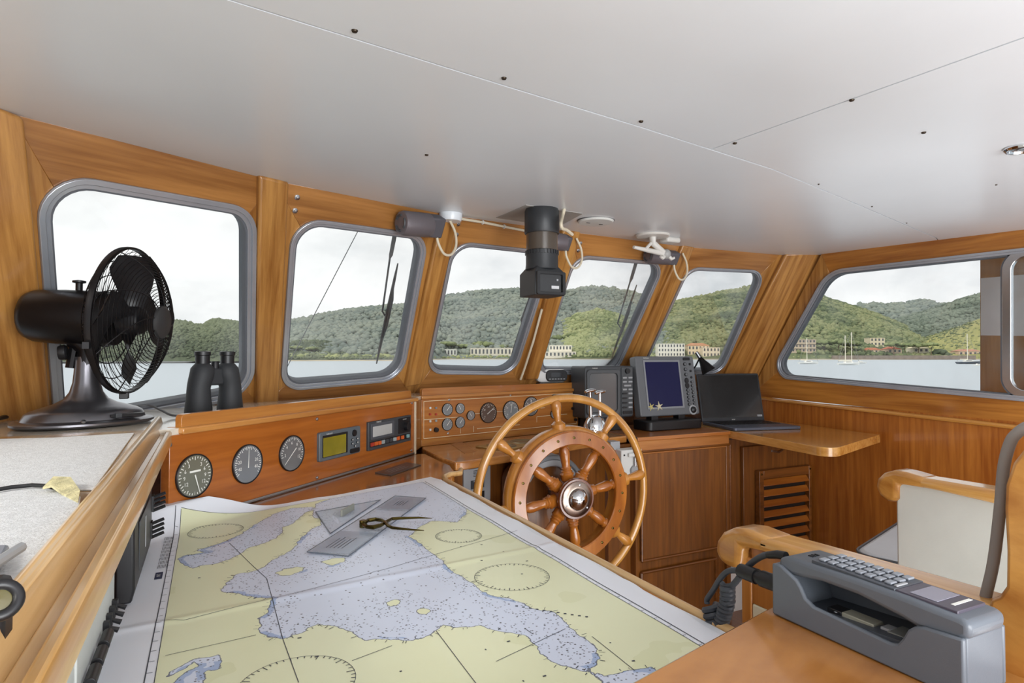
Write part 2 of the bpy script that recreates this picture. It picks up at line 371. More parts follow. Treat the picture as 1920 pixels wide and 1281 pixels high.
# pillars, proud of the facets
PIL = [[(-60, 180), (46, 223), (98, 790), (-60, 830)],
       [(487, 329), (543, 343), (523, 760), (481, 765)],
       [(829, 398), (862, 405), (790, 722), (760, 727)],
       [(1057, 430), (1090, 436), (1010, 712), (985, 714)],
       [(1281, 460), (1303, 464), (1200, 700), (1172, 700)],
       [(1474, 477), (1551, 474), (1424, 712), (1352, 714)]]
for i, q in enumerate(PIL):
    na = facet_plane(max(1, i))[1]; nb = facet_plane(min(5, i + 1))[1]; n = (na + nb).normalized()
    if i == 5: n = (nb * .75 + SWN * .25).normalized()
    p0 = J[i + 1] + n * .028
    fr = [onpl(u, v, p0, n) for u, v in q]
    for k in (0, 1):
        pass
    g = G().hexa(fr, [p - n * .075 for p in fr]); obj('pillar', g, WR, wf, bevel=.009, seg=3)
tq = (zb - J[6].z) / RAKE.z; cr_ = V((XW + .04, J[6].y - .006, J[6].z)); lf_ = J[6] - (J[6] - J[5]).normalized() * .02
g = G().hexa([lf_, cr_, cr_ + RAKE * tq, lf_ + RAKE * tq], [p + V((0, .04, 0)) for p in (lf_, cr_, cr_ + RAKE * tq, lf_ + RAKE * tq)]); obj('corner_board', g, WR, wf)
# small bolts beside the header boards
for (u, v, i) in [(557, 370, 2), (553, 395, 2), (859, 420, 3), (856, 440, 3), (1088, 456, 4), (1084, 470, 4)]:
    p0, n = facet_plane(i); p = onpl(u, v, p0, n)
    g = G().lathe([(.010, 0), (.010, .003), (.006, .004), (.006, .008), (.0001, .009)], p, n, 12); obj('bolt', g, STEEL, wf)

# ---- starboard wall with the long sliding window
ws = struct('wall_starboard', (3.4, 1.8, CT))
sux = V((0, 0, 1)).cross(SWN).normalized(); suy = SWN.cross(sux)
q6 = [(1556, 514), (2080, 458), (2080, 757), (1450, 702)]
w6, m6, qq, qo6, out6 = make_window('window_6', (SW1, SWN), q6, .024, [.17, .06, .06, .07]); mi6 = m6.inverted()
def sw(u, v, off=0.0): return onpl(u, v, SW1 + SWN * off, SWN)
oc = [(mi6 @ sw(1540, 476.5)).to_2d(), (mi6 @ sw(2300, 379)).to_2d(), (mi6 @ sw(2300, 830)).to_2d(), (mi6 @ sw(1405, 742)).to_2d()]
boards(ws, m6, [tuple(o) for o in oc], qo6, [.17 + .024, .06 + .024, .06 + .024, .07 + .024], .04, [wood('starboard_teak', '8a5018', 'bb7d35', sux), WZ])
# header strip up to the ceiling line and rail below the window
a, b = sw(1405, 742), sw(2300, 838)
g = G().tube([sw(1405, 743, .006), sw(1452, 750, .006), sw(1920, 803, .006), sw(2300, 846, .006)], .011, 8); obj('rail', g, wood('rail_teak', 'a86c2a', 'd29a50', sux), ws)
g = G().box((XW + .016, (a.y + b.y) / 2, min(a.z, b.z) / 2 + .02), (.03, abs(a.y - b.y), min(a.z, b.z) + .04))
obj('lower_panel', g, wood('starboard_panel', '8a4a17', 'b06c2a', (0, 0, 1), figure=.3), ws)
# sliding pane: rounded aluminium frame in front of the fixed one
p0 = SW1 - SWN * .012; ms = frame(p0, sux, suy); msi = ms.inverted()
qs = [(msi @ onpl(u, v, p0, SWN)).to_2d() for u, v in [(1893, 480), (2080, 461), (2080, 752), (1893, 734)]]
gs = G(ms); gs.ringprism(roundpoly(offset_quad(qs, .026), .093, 8), roundpoly(offset_quad(qs, -.012), .055, 8), -.010, .014); obj('sliding_frame', gs, mat('bright_aluminium', 'dfe3e8', .2, 1.0), w6, bevel=.003)
gs = G(ms); gs.ringprism(roundpoly(offset_quad(qs, .032), .098, 8), roundpoly(offset_quad(qs, .026), .093, 8), -.012, .010); obj('sliding_gasket', gs, RUBBER, w6)
gs = G(ms); gs.prism(roundpoly(offset_quad(qs, .003), .067, 8), -.004, -.001); obj('sliding_pane', gs, PANE, w6, flat=True)
# port wall and the deckhouse post seen through the side window
wp = struct('wall_port', (-.78, 1, 1))
g = G().box((-.80, 1.10, .62), (.04, 1.9, 1.25)); obj('lower_panel', g, CAB, wp)
g = G().box((-.80, 1.75, 1.66), (.04, .6, .84)); obj('upper_panel', g, WZ, wp)
po = thing('deckhouse_post', 'brown wooden post with a pale square panel, outside the long side window', 'post', sw(1870, 700, -.30))
c0 = [sw(1838, 420, -.30), sw(1990, 405, -.30), sw(1990, 790, -.30), sw(1838, 765, -.30)]
g = G().hexa(c0, [p - SWN * .06 for p in c0]); obj('post', g, wood('outside_teak', '8d5f30', 'b07f48', (0, 0, 1)), po)
c1 = [sw(1839, 522, -.297), sw(1920, 515, -.297), sw(1920, 630, -.297), sw(1839, 629, -.297)]
g = G().hexa(c1, [p - SWN * .004 for p in c1]); obj('pale_panel', g, mat('pale_panel', 'dcd8d8', .5), po)
# ================================================================== LEFT CABINET, CHART TABLE, CONSOLE
pA, pB = V((-.014, 1.859, 0)), V((.819, 2.640, 0)); d1 = (pB - pA).normalized(); pA = pA - d1 * .105; n1 = V((d1.y, -d1.x, 0))
pC, pD = V((.888, 2.761, 0)), V((1.90, 3.000, 0)); d2 = (pD - pC).normalized(); n2 = V((d2.y, -d2.x, 0))
# shelf under the windows, cream laminate
back = [J[k] + RAKE * ((SH - J[k].z) / RAKE.z) for k in range(1, 7)]
sh_poly = [(-.145, 1.80)] + [tuple((pA + n1 * -.004).to_2d()), tuple((pB - n1 * .004).to_2d()), tuple((pC - n2 * .004).to_2d()), tuple((pD - n2 * .004).to_2d()), (1.93, 3.12)] + [(b.x, b.y + .02) for b in back[:4][::-1]] + [(-.76, 1.9), (-.76, 1.80)]
g = G().prism(sh_poly, SH - .03, SH)
SHELF = mat('shelf_laminate', 'cfc7b8', .22, coat=.6, var=.05, vscale=5)
tag(obj('window_shelf', g, SHELF), 'long pale glossy shelf under the front windows carrying the fan', 'shelf')
# ---- cabinet beside the chart table: one long fore-and-aft body with fiddle rail
cabr = thing('chart_cabinet', 'light wooden side cabinet with fiddle rail and gutter along the chart table', 'cabinet', (-.4, 1.0, 0))
y0, y1 = .10, 1.80
def yprism(g, prof, a, b): return g.hexa([(x, a, z) for x, z in prof], [(x, b, z) for x, z in prof])
g = G(); yprism(g, [(-.76, .02), (-.145, .02), (-.145, 1.21), (-.76, 1.21)], y0, y1); obj('body', g, CAB, cabr)
g = G(); yprism(g, [(-.76, 1.21), (-.138, 1.21), (-.138, SH), (-.76, SH)], y0, y1 + .0); obj('top', g, wood('cabinet_top', 'b78e5e', 'd9bb90', (0, 1, 0), rough=.25), cabr)
g = G(); yprism(g, [(-.138, 1.21), (-.112, 1.21), (-.112, 1.25), (-.119, 1.281), (-.127, 1.284), (-.136, 1.276)], y0, y1 + .15); obj('fiddle_rail', g, LIGHT_WOOD_Y, cabr, bevel=.003)
g = G(); yprism(g, [(-.1125, 1.22), (-.100, 1.22), (-.100, 1.248), (-.1125, 1.250)], y0, y1); yprism(g, [(-.101, 1.224), (-.086, 1.224), (-.086, 1.253), (-.089, 1.258), (-.098, 1.258), (-.101, 1.25)], y0, y1 + .01); obj('gutter_edge', g, LIGHT_WOOD_Y, cabr, bevel=.002)
# switch board on the cabinet's face
SWP = mat('switchboard_white', 'c9cdca', .35)
fx = -.144
for (a, b, z1) in ((.40, .86, 1.150), (.875, 1.19, 1.150)):
    g = G().box((fx + .004, (a + b) / 2, 1.066), (.008, b - a, .080)); obj('switch_plate', g, SWP, cabr, bevel=.002)
k = 0
for y in np.linspace(.44, .84, 13):
    g = G(); g.box((fx + .011, y, 1.052), (.010, .011, .018)); g.tube([(fx + .014, y, 1.052), (fx + .027, y, 1.046)], [.003, .0042], 6); obj('toggle_switch', g, BLACK, cabr)
for y in (.90, .955, 1.01):
    g = G().lathe([(.0001, .0), (.0075, 0), (.0075, .044), (.0001, .044)], (fx + .017, y, 1.052), (0, 1, 0), 12); obj('fuse_holder', g, BLACK, cabr, bevel=.001)
for y in (1.075, 1.105, 1.135, 1.165):
    g = G(); g.box((fx + .011, y, 1.052), (.010, .011, .018)); g.tube([(fx + .014, y, 1.052), (fx + .027, y, 1.046)], [.003, .0042], 6); obj('toggle_switch', g, BLACK, cabr)
g = G().box((fx + .02, 1.655, 1.168), (.016, .035, .04)); obj('rocker_switch', g, GREEN, cabr, bevel=.002)['label'] = 'green rocker switch'
g = G().box((fx + .02, 1.695, 1.182), (.014, .03, .036)); obj('rocker_switch', g, RED, cabr, bevel=.002)['label'] = 'red rocker switch'
g = G().box((fx + .014, 1.66, 1.205), (.024, .05, .02)); obj('switch_hood', g, BLACK, cabr, bevel=.002)
for (y, z) in ((1.62, 1.115), (1.58, 1.065)):
    g = G().box((fx + .018, y, z), (.03, .03, .035))
    for j in range(4): g.tube([(fx + .03, y, z + .012 - j * .010), (fx + .054, y + .012, z + .018 - j * .010)], .004, 6)
    obj('cable_clip', g, BLACK, cabr)
# black radio set hung on the cabinet face
rd = thing('black_radio_set', 'tall black box set standing on edge between side cabinet and chart', 'radio', (-.13, 1.42, T + .004))
g = G(); yprism(g, [(-.143, T + .006), (-.118, T + .006), (-.113, T + .03), (-.115, 1.176), (-.143, 1.178)], 1.25, 1.60); obj('case', g, BLACK, rd, bevel=.004)
g = G().box((-.1130, 1.43, 1.10), (.002, .22, .09)); obj('front_panel', g, DGREY, rd, bevel=.0008)
g = G().box((-.1116, 1.43, 1.10), (.001, .012, .06)); obj('label_plate', g, LGREY, rd)
# ---- mats on the cabinet
MATM = mat('mesh_mat', 'e0e3e6', .7, bump=.9, bscale=420, var=.12, vscale=160)
def slab_px(px, z, th): return [(onz(u, v, z).x, onz(u, v, z).y) for u, v in px]
g = G().prism(slab_px([(-120, 826), (100, 821), (252, 812), (176, 917), (-140, 922)], SH + .003, 0), SH + .0005, SH + .0035)
tag(obj('mesh_mat', g, MATM, bevel=.0008), 'white non-slip mat lying nearest the fan on the side cabinet', 'mat', 'white mats on the side cabinet')
ml = thing('mesh_mat', 'larger white non-slip mat with a folded yellowish corner, nearer the gutter end', 'mat', onz(60, 1020, SH), 'white mats on the side cabinet')
g = G().prism(slab_px([(-160, 921), (80, 915), (130, 914), (151, 932), (147, 958), (20, 1120), (-40, 1190), (-260, 1190)], SH + .003, 0), SH + .0008, SH + .0038); obj('mat_sheet', g, MATM, ml, bevel=.0008)
cpx = [(80, 922), (100, 911), (132, 911), (150, 926), (146, 940), (118, 926), (96, 922)]
z0 = SH + .006; top = [onz(u, v, z0) + V((0, 0, .008 * math.sin(i * 1.1) + .006)) for i, (u, v) in enumerate(cpx)]
g = G(); g.hexa([p - V((0, 0, .003)) for p in top], top); obj('folded_corner', g, mat('mat_underside', 'cfc79c', .7, bump=.8, bscale=400, var=.3, vscale=90), ml)
pts = [onz(u, v, SH + .008) for u, v in [(-60, 927), (-20, 921), (20, 914), (60, 910), (88, 911), (98, 914)]]
g = G().tube(pts, .0028, 8); tag(obj('black_lead', g, BLACK), 'thin black lead running over the white mats', 'cable')
# grey hand-held device at the frame's edge
hd = thing('handheld_device', 'grey and black gadget with a round eyecup lying on the larger white mat', 'device', onz(10, 1110, SH))
pz = SH + .03
a = onz(-60, 1090, pz - .012); b = onz(40, 1026, pz - .012)
g = G().tube([a, b], .0045, 8); obj('grip_bar', g, LGREY, hd)
fp = slab_px([(-200, 1150), (-100, 1030), (18, 1024), (-8, 1078), (-60, 1130)], SH + .012, 0)
g = G().prism(fp, SH + .005, SH + .014); obj('flap', g, mat('blue_grey_plastic', '8b93a0', .35), hd, bevel=.003)
c = onz(-2, 1126, SH + .040); ev = V((.30, -.80, .5))
g = G().torus(c, ev, .0095, .0034, 28, 10); obj('eyecup', g, BLACK, hd)
g = G().lathe([(.008, -.003), (.008, 0), (.0001, .0015)], c, ev, 20); obj('lens', g, mat('glint_lens', '57512f', .1, 0, .8), hd)  # lens colour stands for a yellowish reflection
g = G().box(onz(-30, 1150, SH + .022), (.026, .026, .042)); obj('body', g, BLACK, hd, bevel=.005)

# ---- chart table
tt = thing('chart_table', 'wooden chart table with a rounded raised edge, under the open charts', 'table', (.3, 1.2, 0))
tpoly = [(-.144, .30), (.735, .30), (.735, 2.045), (.80, 2.10), (.835, 2.20), (.86, 2.30), (.86, 2.62), tuple((pB + n1 * .002).to_2d()), tuple((pA + n1 * .002).to_2d()), (-.144, 1.76)]
g = G().prism(tpoly, T - .03, T - .0005); obj('table_top', g, wood('table_teak', '7a3e0e', 'a9681f', (.74, .68, 0), rough=.22, coat=.8), tt, bevel=.004)
g = G().tube([(.742, .62, T - .002), (.742, 2.03, T - .002), (.752, 2.075, T + .002), (.785, 2.105, T + .004), (.83, 2.12, T + .002), (.86, 2.19, T)], .010, 10); obj('edge_moulding', g, LIGHT_WOOD_Y, tt)
g = G().box((.31, 1.15, .50), (.78, 1.6, .96)); obj('cupboard_base', g, CAB, tt)
# ---- left instrument panel
def console(name, label, a, b, d, n, z0, z1, wood_m, x0=-.005):
    r = thing(name, label, 'instrument panel', (a + b) / 2 + V((0, 0, z0)))
    m = frame(a + V((0, 0, 0)), d, (0, 0, 1)); Lh = (b - a).length
    g = G(m).prism([(0, z0), (Lh, z0), (Lh, z1), (0, z1)], -.03, 0.0); obj('face_board', g, wood_m, r, bevel=.002)
    g = G(m); g.prism([(x0, z1), (Lh + .012, z1), (Lh + .012, z1 + .017), (x0, z1 + .017)], -.05, .012); obj('lip', g, LIGHT_WOOD if False else wood('lip_teak_' + name, '9d5f26', 'c48a48', d), r, bevel=.004)
    g = G(m); g.prism(roundpoly([(x0 + .012, z1 + .016), (Lh - .02, z1 + .016), (Lh - .02, z1 + .05), (x0 + .012, z1 + .05)], [.001, .001, .012, .012], 4), -.030, -.008); obj('fiddle_rail', g, wood('fid_teak_' + name, '96561f', 'bb7f3c', d), r, bevel=.003)
    return r, m, Lh
ip, M1, L1 = console('chart_instrument_panel', 'mahogany panel of three round dials and two small screens above chart', pA, pB, d1, n1, T - .0, 1.246, PANEL_W, .03)
g = G(M1); g.prism([(.12, T + .001), (L1 - .012, T + .001), (L1 - .012, T + .010), (.12, T + .010)], 0, .006); obj('alloy_strip', g, STEEL, ip, bevel=.002)
g = G(M1); g.prism([(L1 - .012, T), (L1, T), (L1, 1.246), (L1 - .012, 1.246)], 0, .008); obj('end_trim', g, mat('pale_trim', 'c9b79c', .3, coat=.4), ip, bevel=.002)
def p1(u, v): q = M1.inverted() @ onpl(u, v, pA, n1); return q.x, q.y
for u, v in [(318, 834), (594, 786), (772, 756), (594, 896), (771, 845)]:
    x, y = p1(u, v); g = G(M1).lathe([(.006, 0), (.0055, .003), (.003, .0045), (.0001, .005)], (x, y, 0), n=14); obj('screw', g, STEEL, ip)
DIAL = mat('dial_face', '6a6d6f', .14, 0, 1.0, var=.1, vscale=12)  # dial faces painted lighter to carry the sky's reflection in their glass
def dial(m, parent, x, y, r, marks, nums, needle, face=DIAL, name='dial', span=(225, -45)):
    g = G(m).lathe([(r, -.01), (r, .006), (r * .965, .008), (r * .93, .004)], (x, y, 0), n=40); b = obj(name, g, BLACK, parent)
    g = G(m); G_disc(g, x, y, r * .94, .0046, 40); obj('dial_face', g, face, b)
    g = G(m); zz = .0052
    for i in range(marks):
        a = math.radians(span[0] + (span[1] - span[0]) * i / (marks - 1)); l0 = r * (.72 if i % 3 == 0 else .79); w = r * .018
        ca, sa = math.cos(a), math.sin(a); r1 = r * .88
        g.add([(x + ca * l0 - sa * w, y + sa * l0 + ca * w, zz), (x + ca * r1 - sa * w, y + sa * r1 + ca * w, zz), (x + ca * r1 + sa * w, y + sa * r1 - ca * w, zz), (x + ca * l0 + sa * w, y + sa * l0 - ca * w, zz)], [(0, 1, 2, 3)])
    obj('tick_marks', g, PRINT_W, b, flat=True)
    for s, a in nums:
        a = math.radians(a); text('numeral', s, r * .24, at(m, x + r * .58 * math.cos(a), y + r * .58 * math.sin(a), zz), PRINT_W, b)
    if needle is not None:
        ang, l0, l1, w = needle; a = math.radians(ang); ca, sa = math.cos(a), math.sin(a); w *= r; zz = .0064
        g = G(m).add([(x + ca * l0 * r - sa * w, y + sa * l0 * r + ca * w, zz), (x + ca * l1 * r - sa * w * .4, y + sa * l1 * r + ca * w * .4, zz), (x + ca * l1 * r + sa * w * .4, y + sa * l1 * r - ca * w * .4, zz), (x + ca * l0 * r + sa * w, y + sa * l0 * r - ca * w, zz)], [(0, 1, 2, 3)])
        obj('needle', g, PRINT_W, b, flat=True)
    return b
x, y = p1(363, 892)
b = dial(M1, ip, x, y, .0575, 37, [('3', 125), ('6', 155), ('9', 185), ('12', 215), ('3', 55), ('6', 25), ('9', -5), ('12', -35)], (-72, -.05, .88, .035), name='wind_dial', face=mat('dial_olive', '6b6c5f', .16, 0, .9), span=(270, -90))
g = G(M1).box((x, y + .012, .0058), (.034, .005, .001)); obj('boat_mark', g, PRINT_W, b)
x, y = p1(463, 870)
dial(M1, ip, x, y, .0575, 33, [('20', 165), ('40', 200), ('20', 15), ('40', -20)], (88, -.2, .85, .03), name='rudder_dial', face=mat('dial_grey', '74787c', .16, 0, .9), span=(215, -35))
x, y = p1(546, 850)
dial(M1, ip, x, y, .0575, 25, [('2', 185), ('4', 140), ('6', 95), ('8', 50), ('10', 15), ('12', -25)], (222, -.4, .85, .03), name='speed_dial', span=(190, -30))
# two screens
def place1(px):
    q = [p1(u, v) for u, v in px]; cx = sum(p[0] for p in q) / 4; cy = sum(p[1] for p in q) / 4
    w = ((q[1][0] - q[0][0]) + (q[2][0] - q[3][0])) / 2; h = ((q[0][1] - q[3][1]) + (q[1][1] - q[2][1])) / 2; return cx, cy, w, h
cx, cy, w, h = place1([(594, 813), (671, 797), (671, 848), (594, 867)])
dg = thing('echo_sounder', 'small grey unit with a yellow-green screen set in the mahogany panel', 'display', M1 @ V((cx, cy - h / 2, 0)))
m = at(M1, cx, cy, 0)
g = G(m).prism(roundrect(w, h, .008), -.005, .012); obj('case', g, mat('bluish_grey', '5d656b', .4), dg, bevel=.003)
g = G(m).prism(roundrect(w * .60, h * .76, .003, cx=-w * .14, cy=-h * .0), .012, .0128); obj('bezel', g, BLACK, dg)
g = G(m).prism(roundrect(w * .54, h * .66, .002, cx=-w * .155, cy=-h * .03), .0128, .0134); obj('screen', g, mat('lcd_olive', '8f8326', .15, 0, .6, var=.18, vscale=10), dg)
text('lettering', 'FURUNO', h * .08, at(m, -w * .28, h * .41, .0125), PRINT_W, dg)
g = G(m).lathe([(h * .13, .012), (h * .12, .016), (.0001, .016)], (w * .33, h * .27, 0), n=18); obj('rocker_pad', g, BLACK, dg)
for bx, by in ((.27, .04), (.40, .05), (.27, -.10), (.40, -.09), (.34, -.21)):
    g = G(m).lathe([(h * .05, .012), (h * .045, .016), (.0001, .016)], (w * bx, h * by, 0), n=12); obj('button', g, DGREY, dg)
    g = G(m); G_disc(g, w * bx, h * by, h * .026, .0166, 10); obj('button_mark', g, PRINT_W, dg)
g = G(m).prism(roundrect(w * .24, h * .16, .005, cx=w * .34, cy=-h * .37), .012, .015); obj('power_key', g, BLACK, dg)
cx, cy, w, h = place1([(687, 792), (767, 778), (767, 827), (687, 845)])
dg = thing('autopilot_unit', 'dark grey unit with pale screen, round knob and row of orange keys', 'display', M1 @ V((cx, cy - h / 2, 0)))
m = at(M1, cx, cy, 0)
g = G(m).prism(roundrect(w, h, .003), -.005, .010); obj('case', g, DGREY, dg, bevel=.002)
g = G(m).prism(roundrect(w * .52, h * .56, .003, cx=-w * .20, cy=h * .15), .010, .013); obj('bezel', g, mat('bezel_grey', '4d5157', .4), dg, bevel=.001)
g = G(m).prism(roundrect(w * .43, h * .36, .002, cx=-w * .21, cy=h * .14), .013, .0136); obj('screen', g, mat('lcd_pale', 'b5b6b4', .15, 0, .5), dg)
text('lettering', 'FURUNO', h * .075, at(m, -w * .28, h * .455, .0104), PRINT_W, dg)
g = G(m).prism(roundrect(w * .30, h * .58, .003, cx=w * .32, cy=h * .15), .010, .0108); obj('knob_plate', g, BLACK, dg)
g = G(m).lathe([(h * .17, .0108), (h * .16, .026), (.0001, .027)], (w * .36, h * .10, 0), n=22); obj('knob', g, BLACK, dg)
text('lettering', 'AUTOPILOT', h * .05, at(m, w * .33, h * .38, .0112), PRINT_W, dg)
g = G(m).prism(roundrect(w * .95, h * .20, .003, cx=0, cy=-h * .29), .010, .0105); obj('key_strip', g, BLACK, dg)
OR = mat('orange_key', 'd0612c', .45); PKEY = mat('pale_key', '9fa8a8', .45)
for j, (bx, mm) in enumerate(((-.43, RED), (-.35, OR), (-.27, OR), (-.19, PKEY), (-.10, DGREY), (-.01, DGREY), (.08, PKEY), (.16, OR), (.27, OR), (.41, mat('teal_key', '7fa3a5', .45)))):
    g = G(m).prism(roundrect(w * .065, h * .13, .0015, cx=w * bx, cy=-h * .29), .0105, .014); obj('key', g, mm, dg)

# ---- helm counter and main engine panel
hp, M2, L2 = console('engine_instrument_panel', 'long mahogany engine panel of round gauges behind the ship wheel', pC, pD, d2, n2, 1.055, 1.246, wood('panel2', '93551d', 'b67431', d2, rough=.35, coat=.3))
def p2(u, v): q = M2.inverted() @ onpl(u, v, pC, n2); return q.x, q.y
g = G(M2); g.prism([(0, CT), (L2, CT), (L2, 1.056), (0, 1.056)], -.03, -.002); obj('plinth', g, wood('plinth_teak', '94581f', 'b9823f', d2), hp, bevel=.002)
# white engraved lines
g = G(M2)
def ln(xa, ya, xb, yb, w=.0022):
    dx, dy = xb - xa, yb - ya; L_ = math.hypot(dx, dy); ox, oy = -dy / L_ * w / 2, dx / L_ * w / 2
    g.add([(xa + ox, ya + oy, .0008), (xb + ox, yb + oy, .0008), (xb - ox, yb - oy, .0008), (xa - ox, ya - oy, .0008)], [(0, 1, 2, 3)])
z0, z1 = 1.062, 1.236
for (xa, ya, xb, yb) in ((.012, z0, L2 - .015, z0), (.012, z1, L2 - .015, z1), (.012, z0, .012, z1), (L2 - .015, z0, L2 - .015, z1), (.012, 1.15, .22, 1.15), (.22, 1.07, .22, 1.15), (.30, 1.07, .30, 1.10), (.30, 1.16, .62, 1.165), (.62, 1.165, .78, 1.165), (.32, 1.085, .60, 1.085), (.72, 1.12, .95, 1.12), (.72, 1.09, .72, 1.12), (.85, 1.09, .85, 1.12), (.70, 1.20, .98, 1.20)): ln(xa, ya, xb, yb)
obj('engraved_lines', g, mat('engraving', 'e4d9b5', .6), hp, flat=True)
for px_, r in (((838, 768), .030), ((862, 766), .026), ((838, 796), .030), ((862, 792), .028), ((882, 779), .024), ((1038, 748), .024), ((1038, 776), .026)):
    x, y = p2(*px_); dial(M2, hp, x, y, r, 13, [], (50 if r > .027 else 120, -.2, .75, .06), face=mat('dial_silver', '7d8183', .2, 0, .9), name='small_gauge')
for px_, r, fc, nd in (((915, 774), .052, mat('dial_brown', '3c302a', .18, 0, .9), 35), ((957, 770), .052, mat('dial_silver', '7d8183', .2, 0, .9), 80), ((995, 762), .052, DIAL, 95)):
    x, y = p2(*px_); dial(M2, hp, x, y, r, 21, [('0', 220), ('10', 150), ('20', 90), ('30', 30)], (nd, -.2, .8, .04), face=fc, name='rev_counter')
for j, (u, v, mm) in enumerate(((806, 765, WHITE), (806, 777, RED), (806, 790, WHITE), (806, 806, WHITE), (817, 777, RED), (817, 765, mat('dial_silver', '7d8183')), (817, 789, PKEY))):
    x, y = p2(u, v); g = G(M2).box((x, y, .003), (.010, .010, .006)); obj('warning_light', g, mm, hp, bevel=.001)
x, y = p2(817, 806); g = G(M2).lathe([(.012, 0), (.011, .012), (.0001, .013)], (x, y, 0), n=16); obj('knob', g, BLACK, hp)
for u, v in ((842, 750), (957, 741), (1058, 733), (840, 813)):
    x, y = p2(u, v); g = G(M2).lathe([(.006, 0), (.0055, .003), (.0001, .005)], (x, y, 0), n=12); obj('screw', g, STEEL, hp)
for u, v in ((1073, 766), (1076, 758), (1078, 787)):
    x, y = p2(u, v); g = G(M2).lathe([(.009, 0), (.008, .014), (.0001, .015)], (x, y, 0), n=12); obj('key_switch', g, BLACK, hp)
# cheek between the two panels
g = G().hexa([(*pB.to_2d(), CT), (*pC.to_2d(), CT), (*(pC - n2 * .03).to_2d(), CT), (*(pB - n1 * .03).to_2d(), CT)], [(*pB.to_2d(), 1.246), (*pC.to_2d(), 1.246), (*(pC - n2 * .03).to_2d(), 1.246), (*(pB - n1 * .03).to_2d(), 1.246)]); obj('cheek', g, wood('cheek', '6a3c14', '8b5a26', (0, 0, 1)), hp)
# counter with a rounded end
hc = thing('helm_counter', 'curved light wooden counter below the engine gauges, rounded at the chart end', 'counter', (1.3, 2.6, CT))
edge = [onz(u, v, CT).to_2d() for u, v in ((793, 842), (830, 860), (854, 867), (875, 865), (970, 850), (1080, 831), (1150, 820))]
pol = [tuple(pC.to_2d())] + [tuple(e) for e in edge] + [(1.985, 2.655), (2.0, 3.02), tuple((pD).to_2d())]
g = G().prism(pol, CT - .035, CT); obj('top', g, wood('counter_teak', 'a2642a', 'c98c4a', d2, rough=.25, coat=.6), hc, bevel=.006, seg=3)
fb = [(p + V((0.05, .06))) for p in edge[1:]]
face_l = [V((.905, 2.40)), V((1.24, 2.50)), V((1.985, 2.70))]
for a, b in zip(face_l[:-1], face_l[1:]):
    g = G().prism([tuple(a), tuple(b), (b.x, b.y + .03), (a.x, a.y + .03)], .05, CT - .034); obj('front_board', g, CAB, hc)
g = G().prism([(.86, 2.45), (.905, 2.40), (.93, 2.42), (.9, 2.72), (.86, 2.72)], .05, CT - .034); obj('end_board', g, CAB, hc)
PLATE = mat('plate_gilt', 'b79a63', .3, .6)
for px in ([(908, 835), (945, 828), (975, 836), (933, 846)], [(955, 828), (985, 821), (1012, 828), (975, 838)], [(1007, 822), (1040, 815), (1070, 822), (1030, 831)], [(1048, 816), (1080, 809), (1107, 815), (1072, 824)], [(1078, 807), (1105, 801), (1132, 807), (1100, 814)]):
    q = [onz(u, v, CT + .006) for u, v in px]; c = sum(q, V()) / 4; m = frame(c, q[1] - q[0], q[0] - q[3])
    w_ = ((q[1] - q[0]).length + (q[2] - q[3]).length) / 2; h_ = ((q[0] - q[3]).length + (q[1] - q[2]).length) / 2
    r = obj('instrument_cover', G(m).prism(roundrect(w_, h_, .004), -.006, .001), PLATE, hc, bevel=.002)
    g = G(m).lathe([(h_ * .42, .001), (h_ * .40, .004), (h_ * .34, .004), (h_ * .32, .0015)], n=24, sx=w_ / h_ * .9); obj('cover_ring', g, mat('cover_ring', '8f8468', .3, .6), r)
g = G().prism([tuple(onz(u, v, CT).to_2d()) for u, v in ((845, 833), (866, 829), (893, 847), (872, 851))], CT + .0002, CT + .0015); obj('inlay', g, wood('inlay', '9c5f28', 'b67b3c', d2), hc)
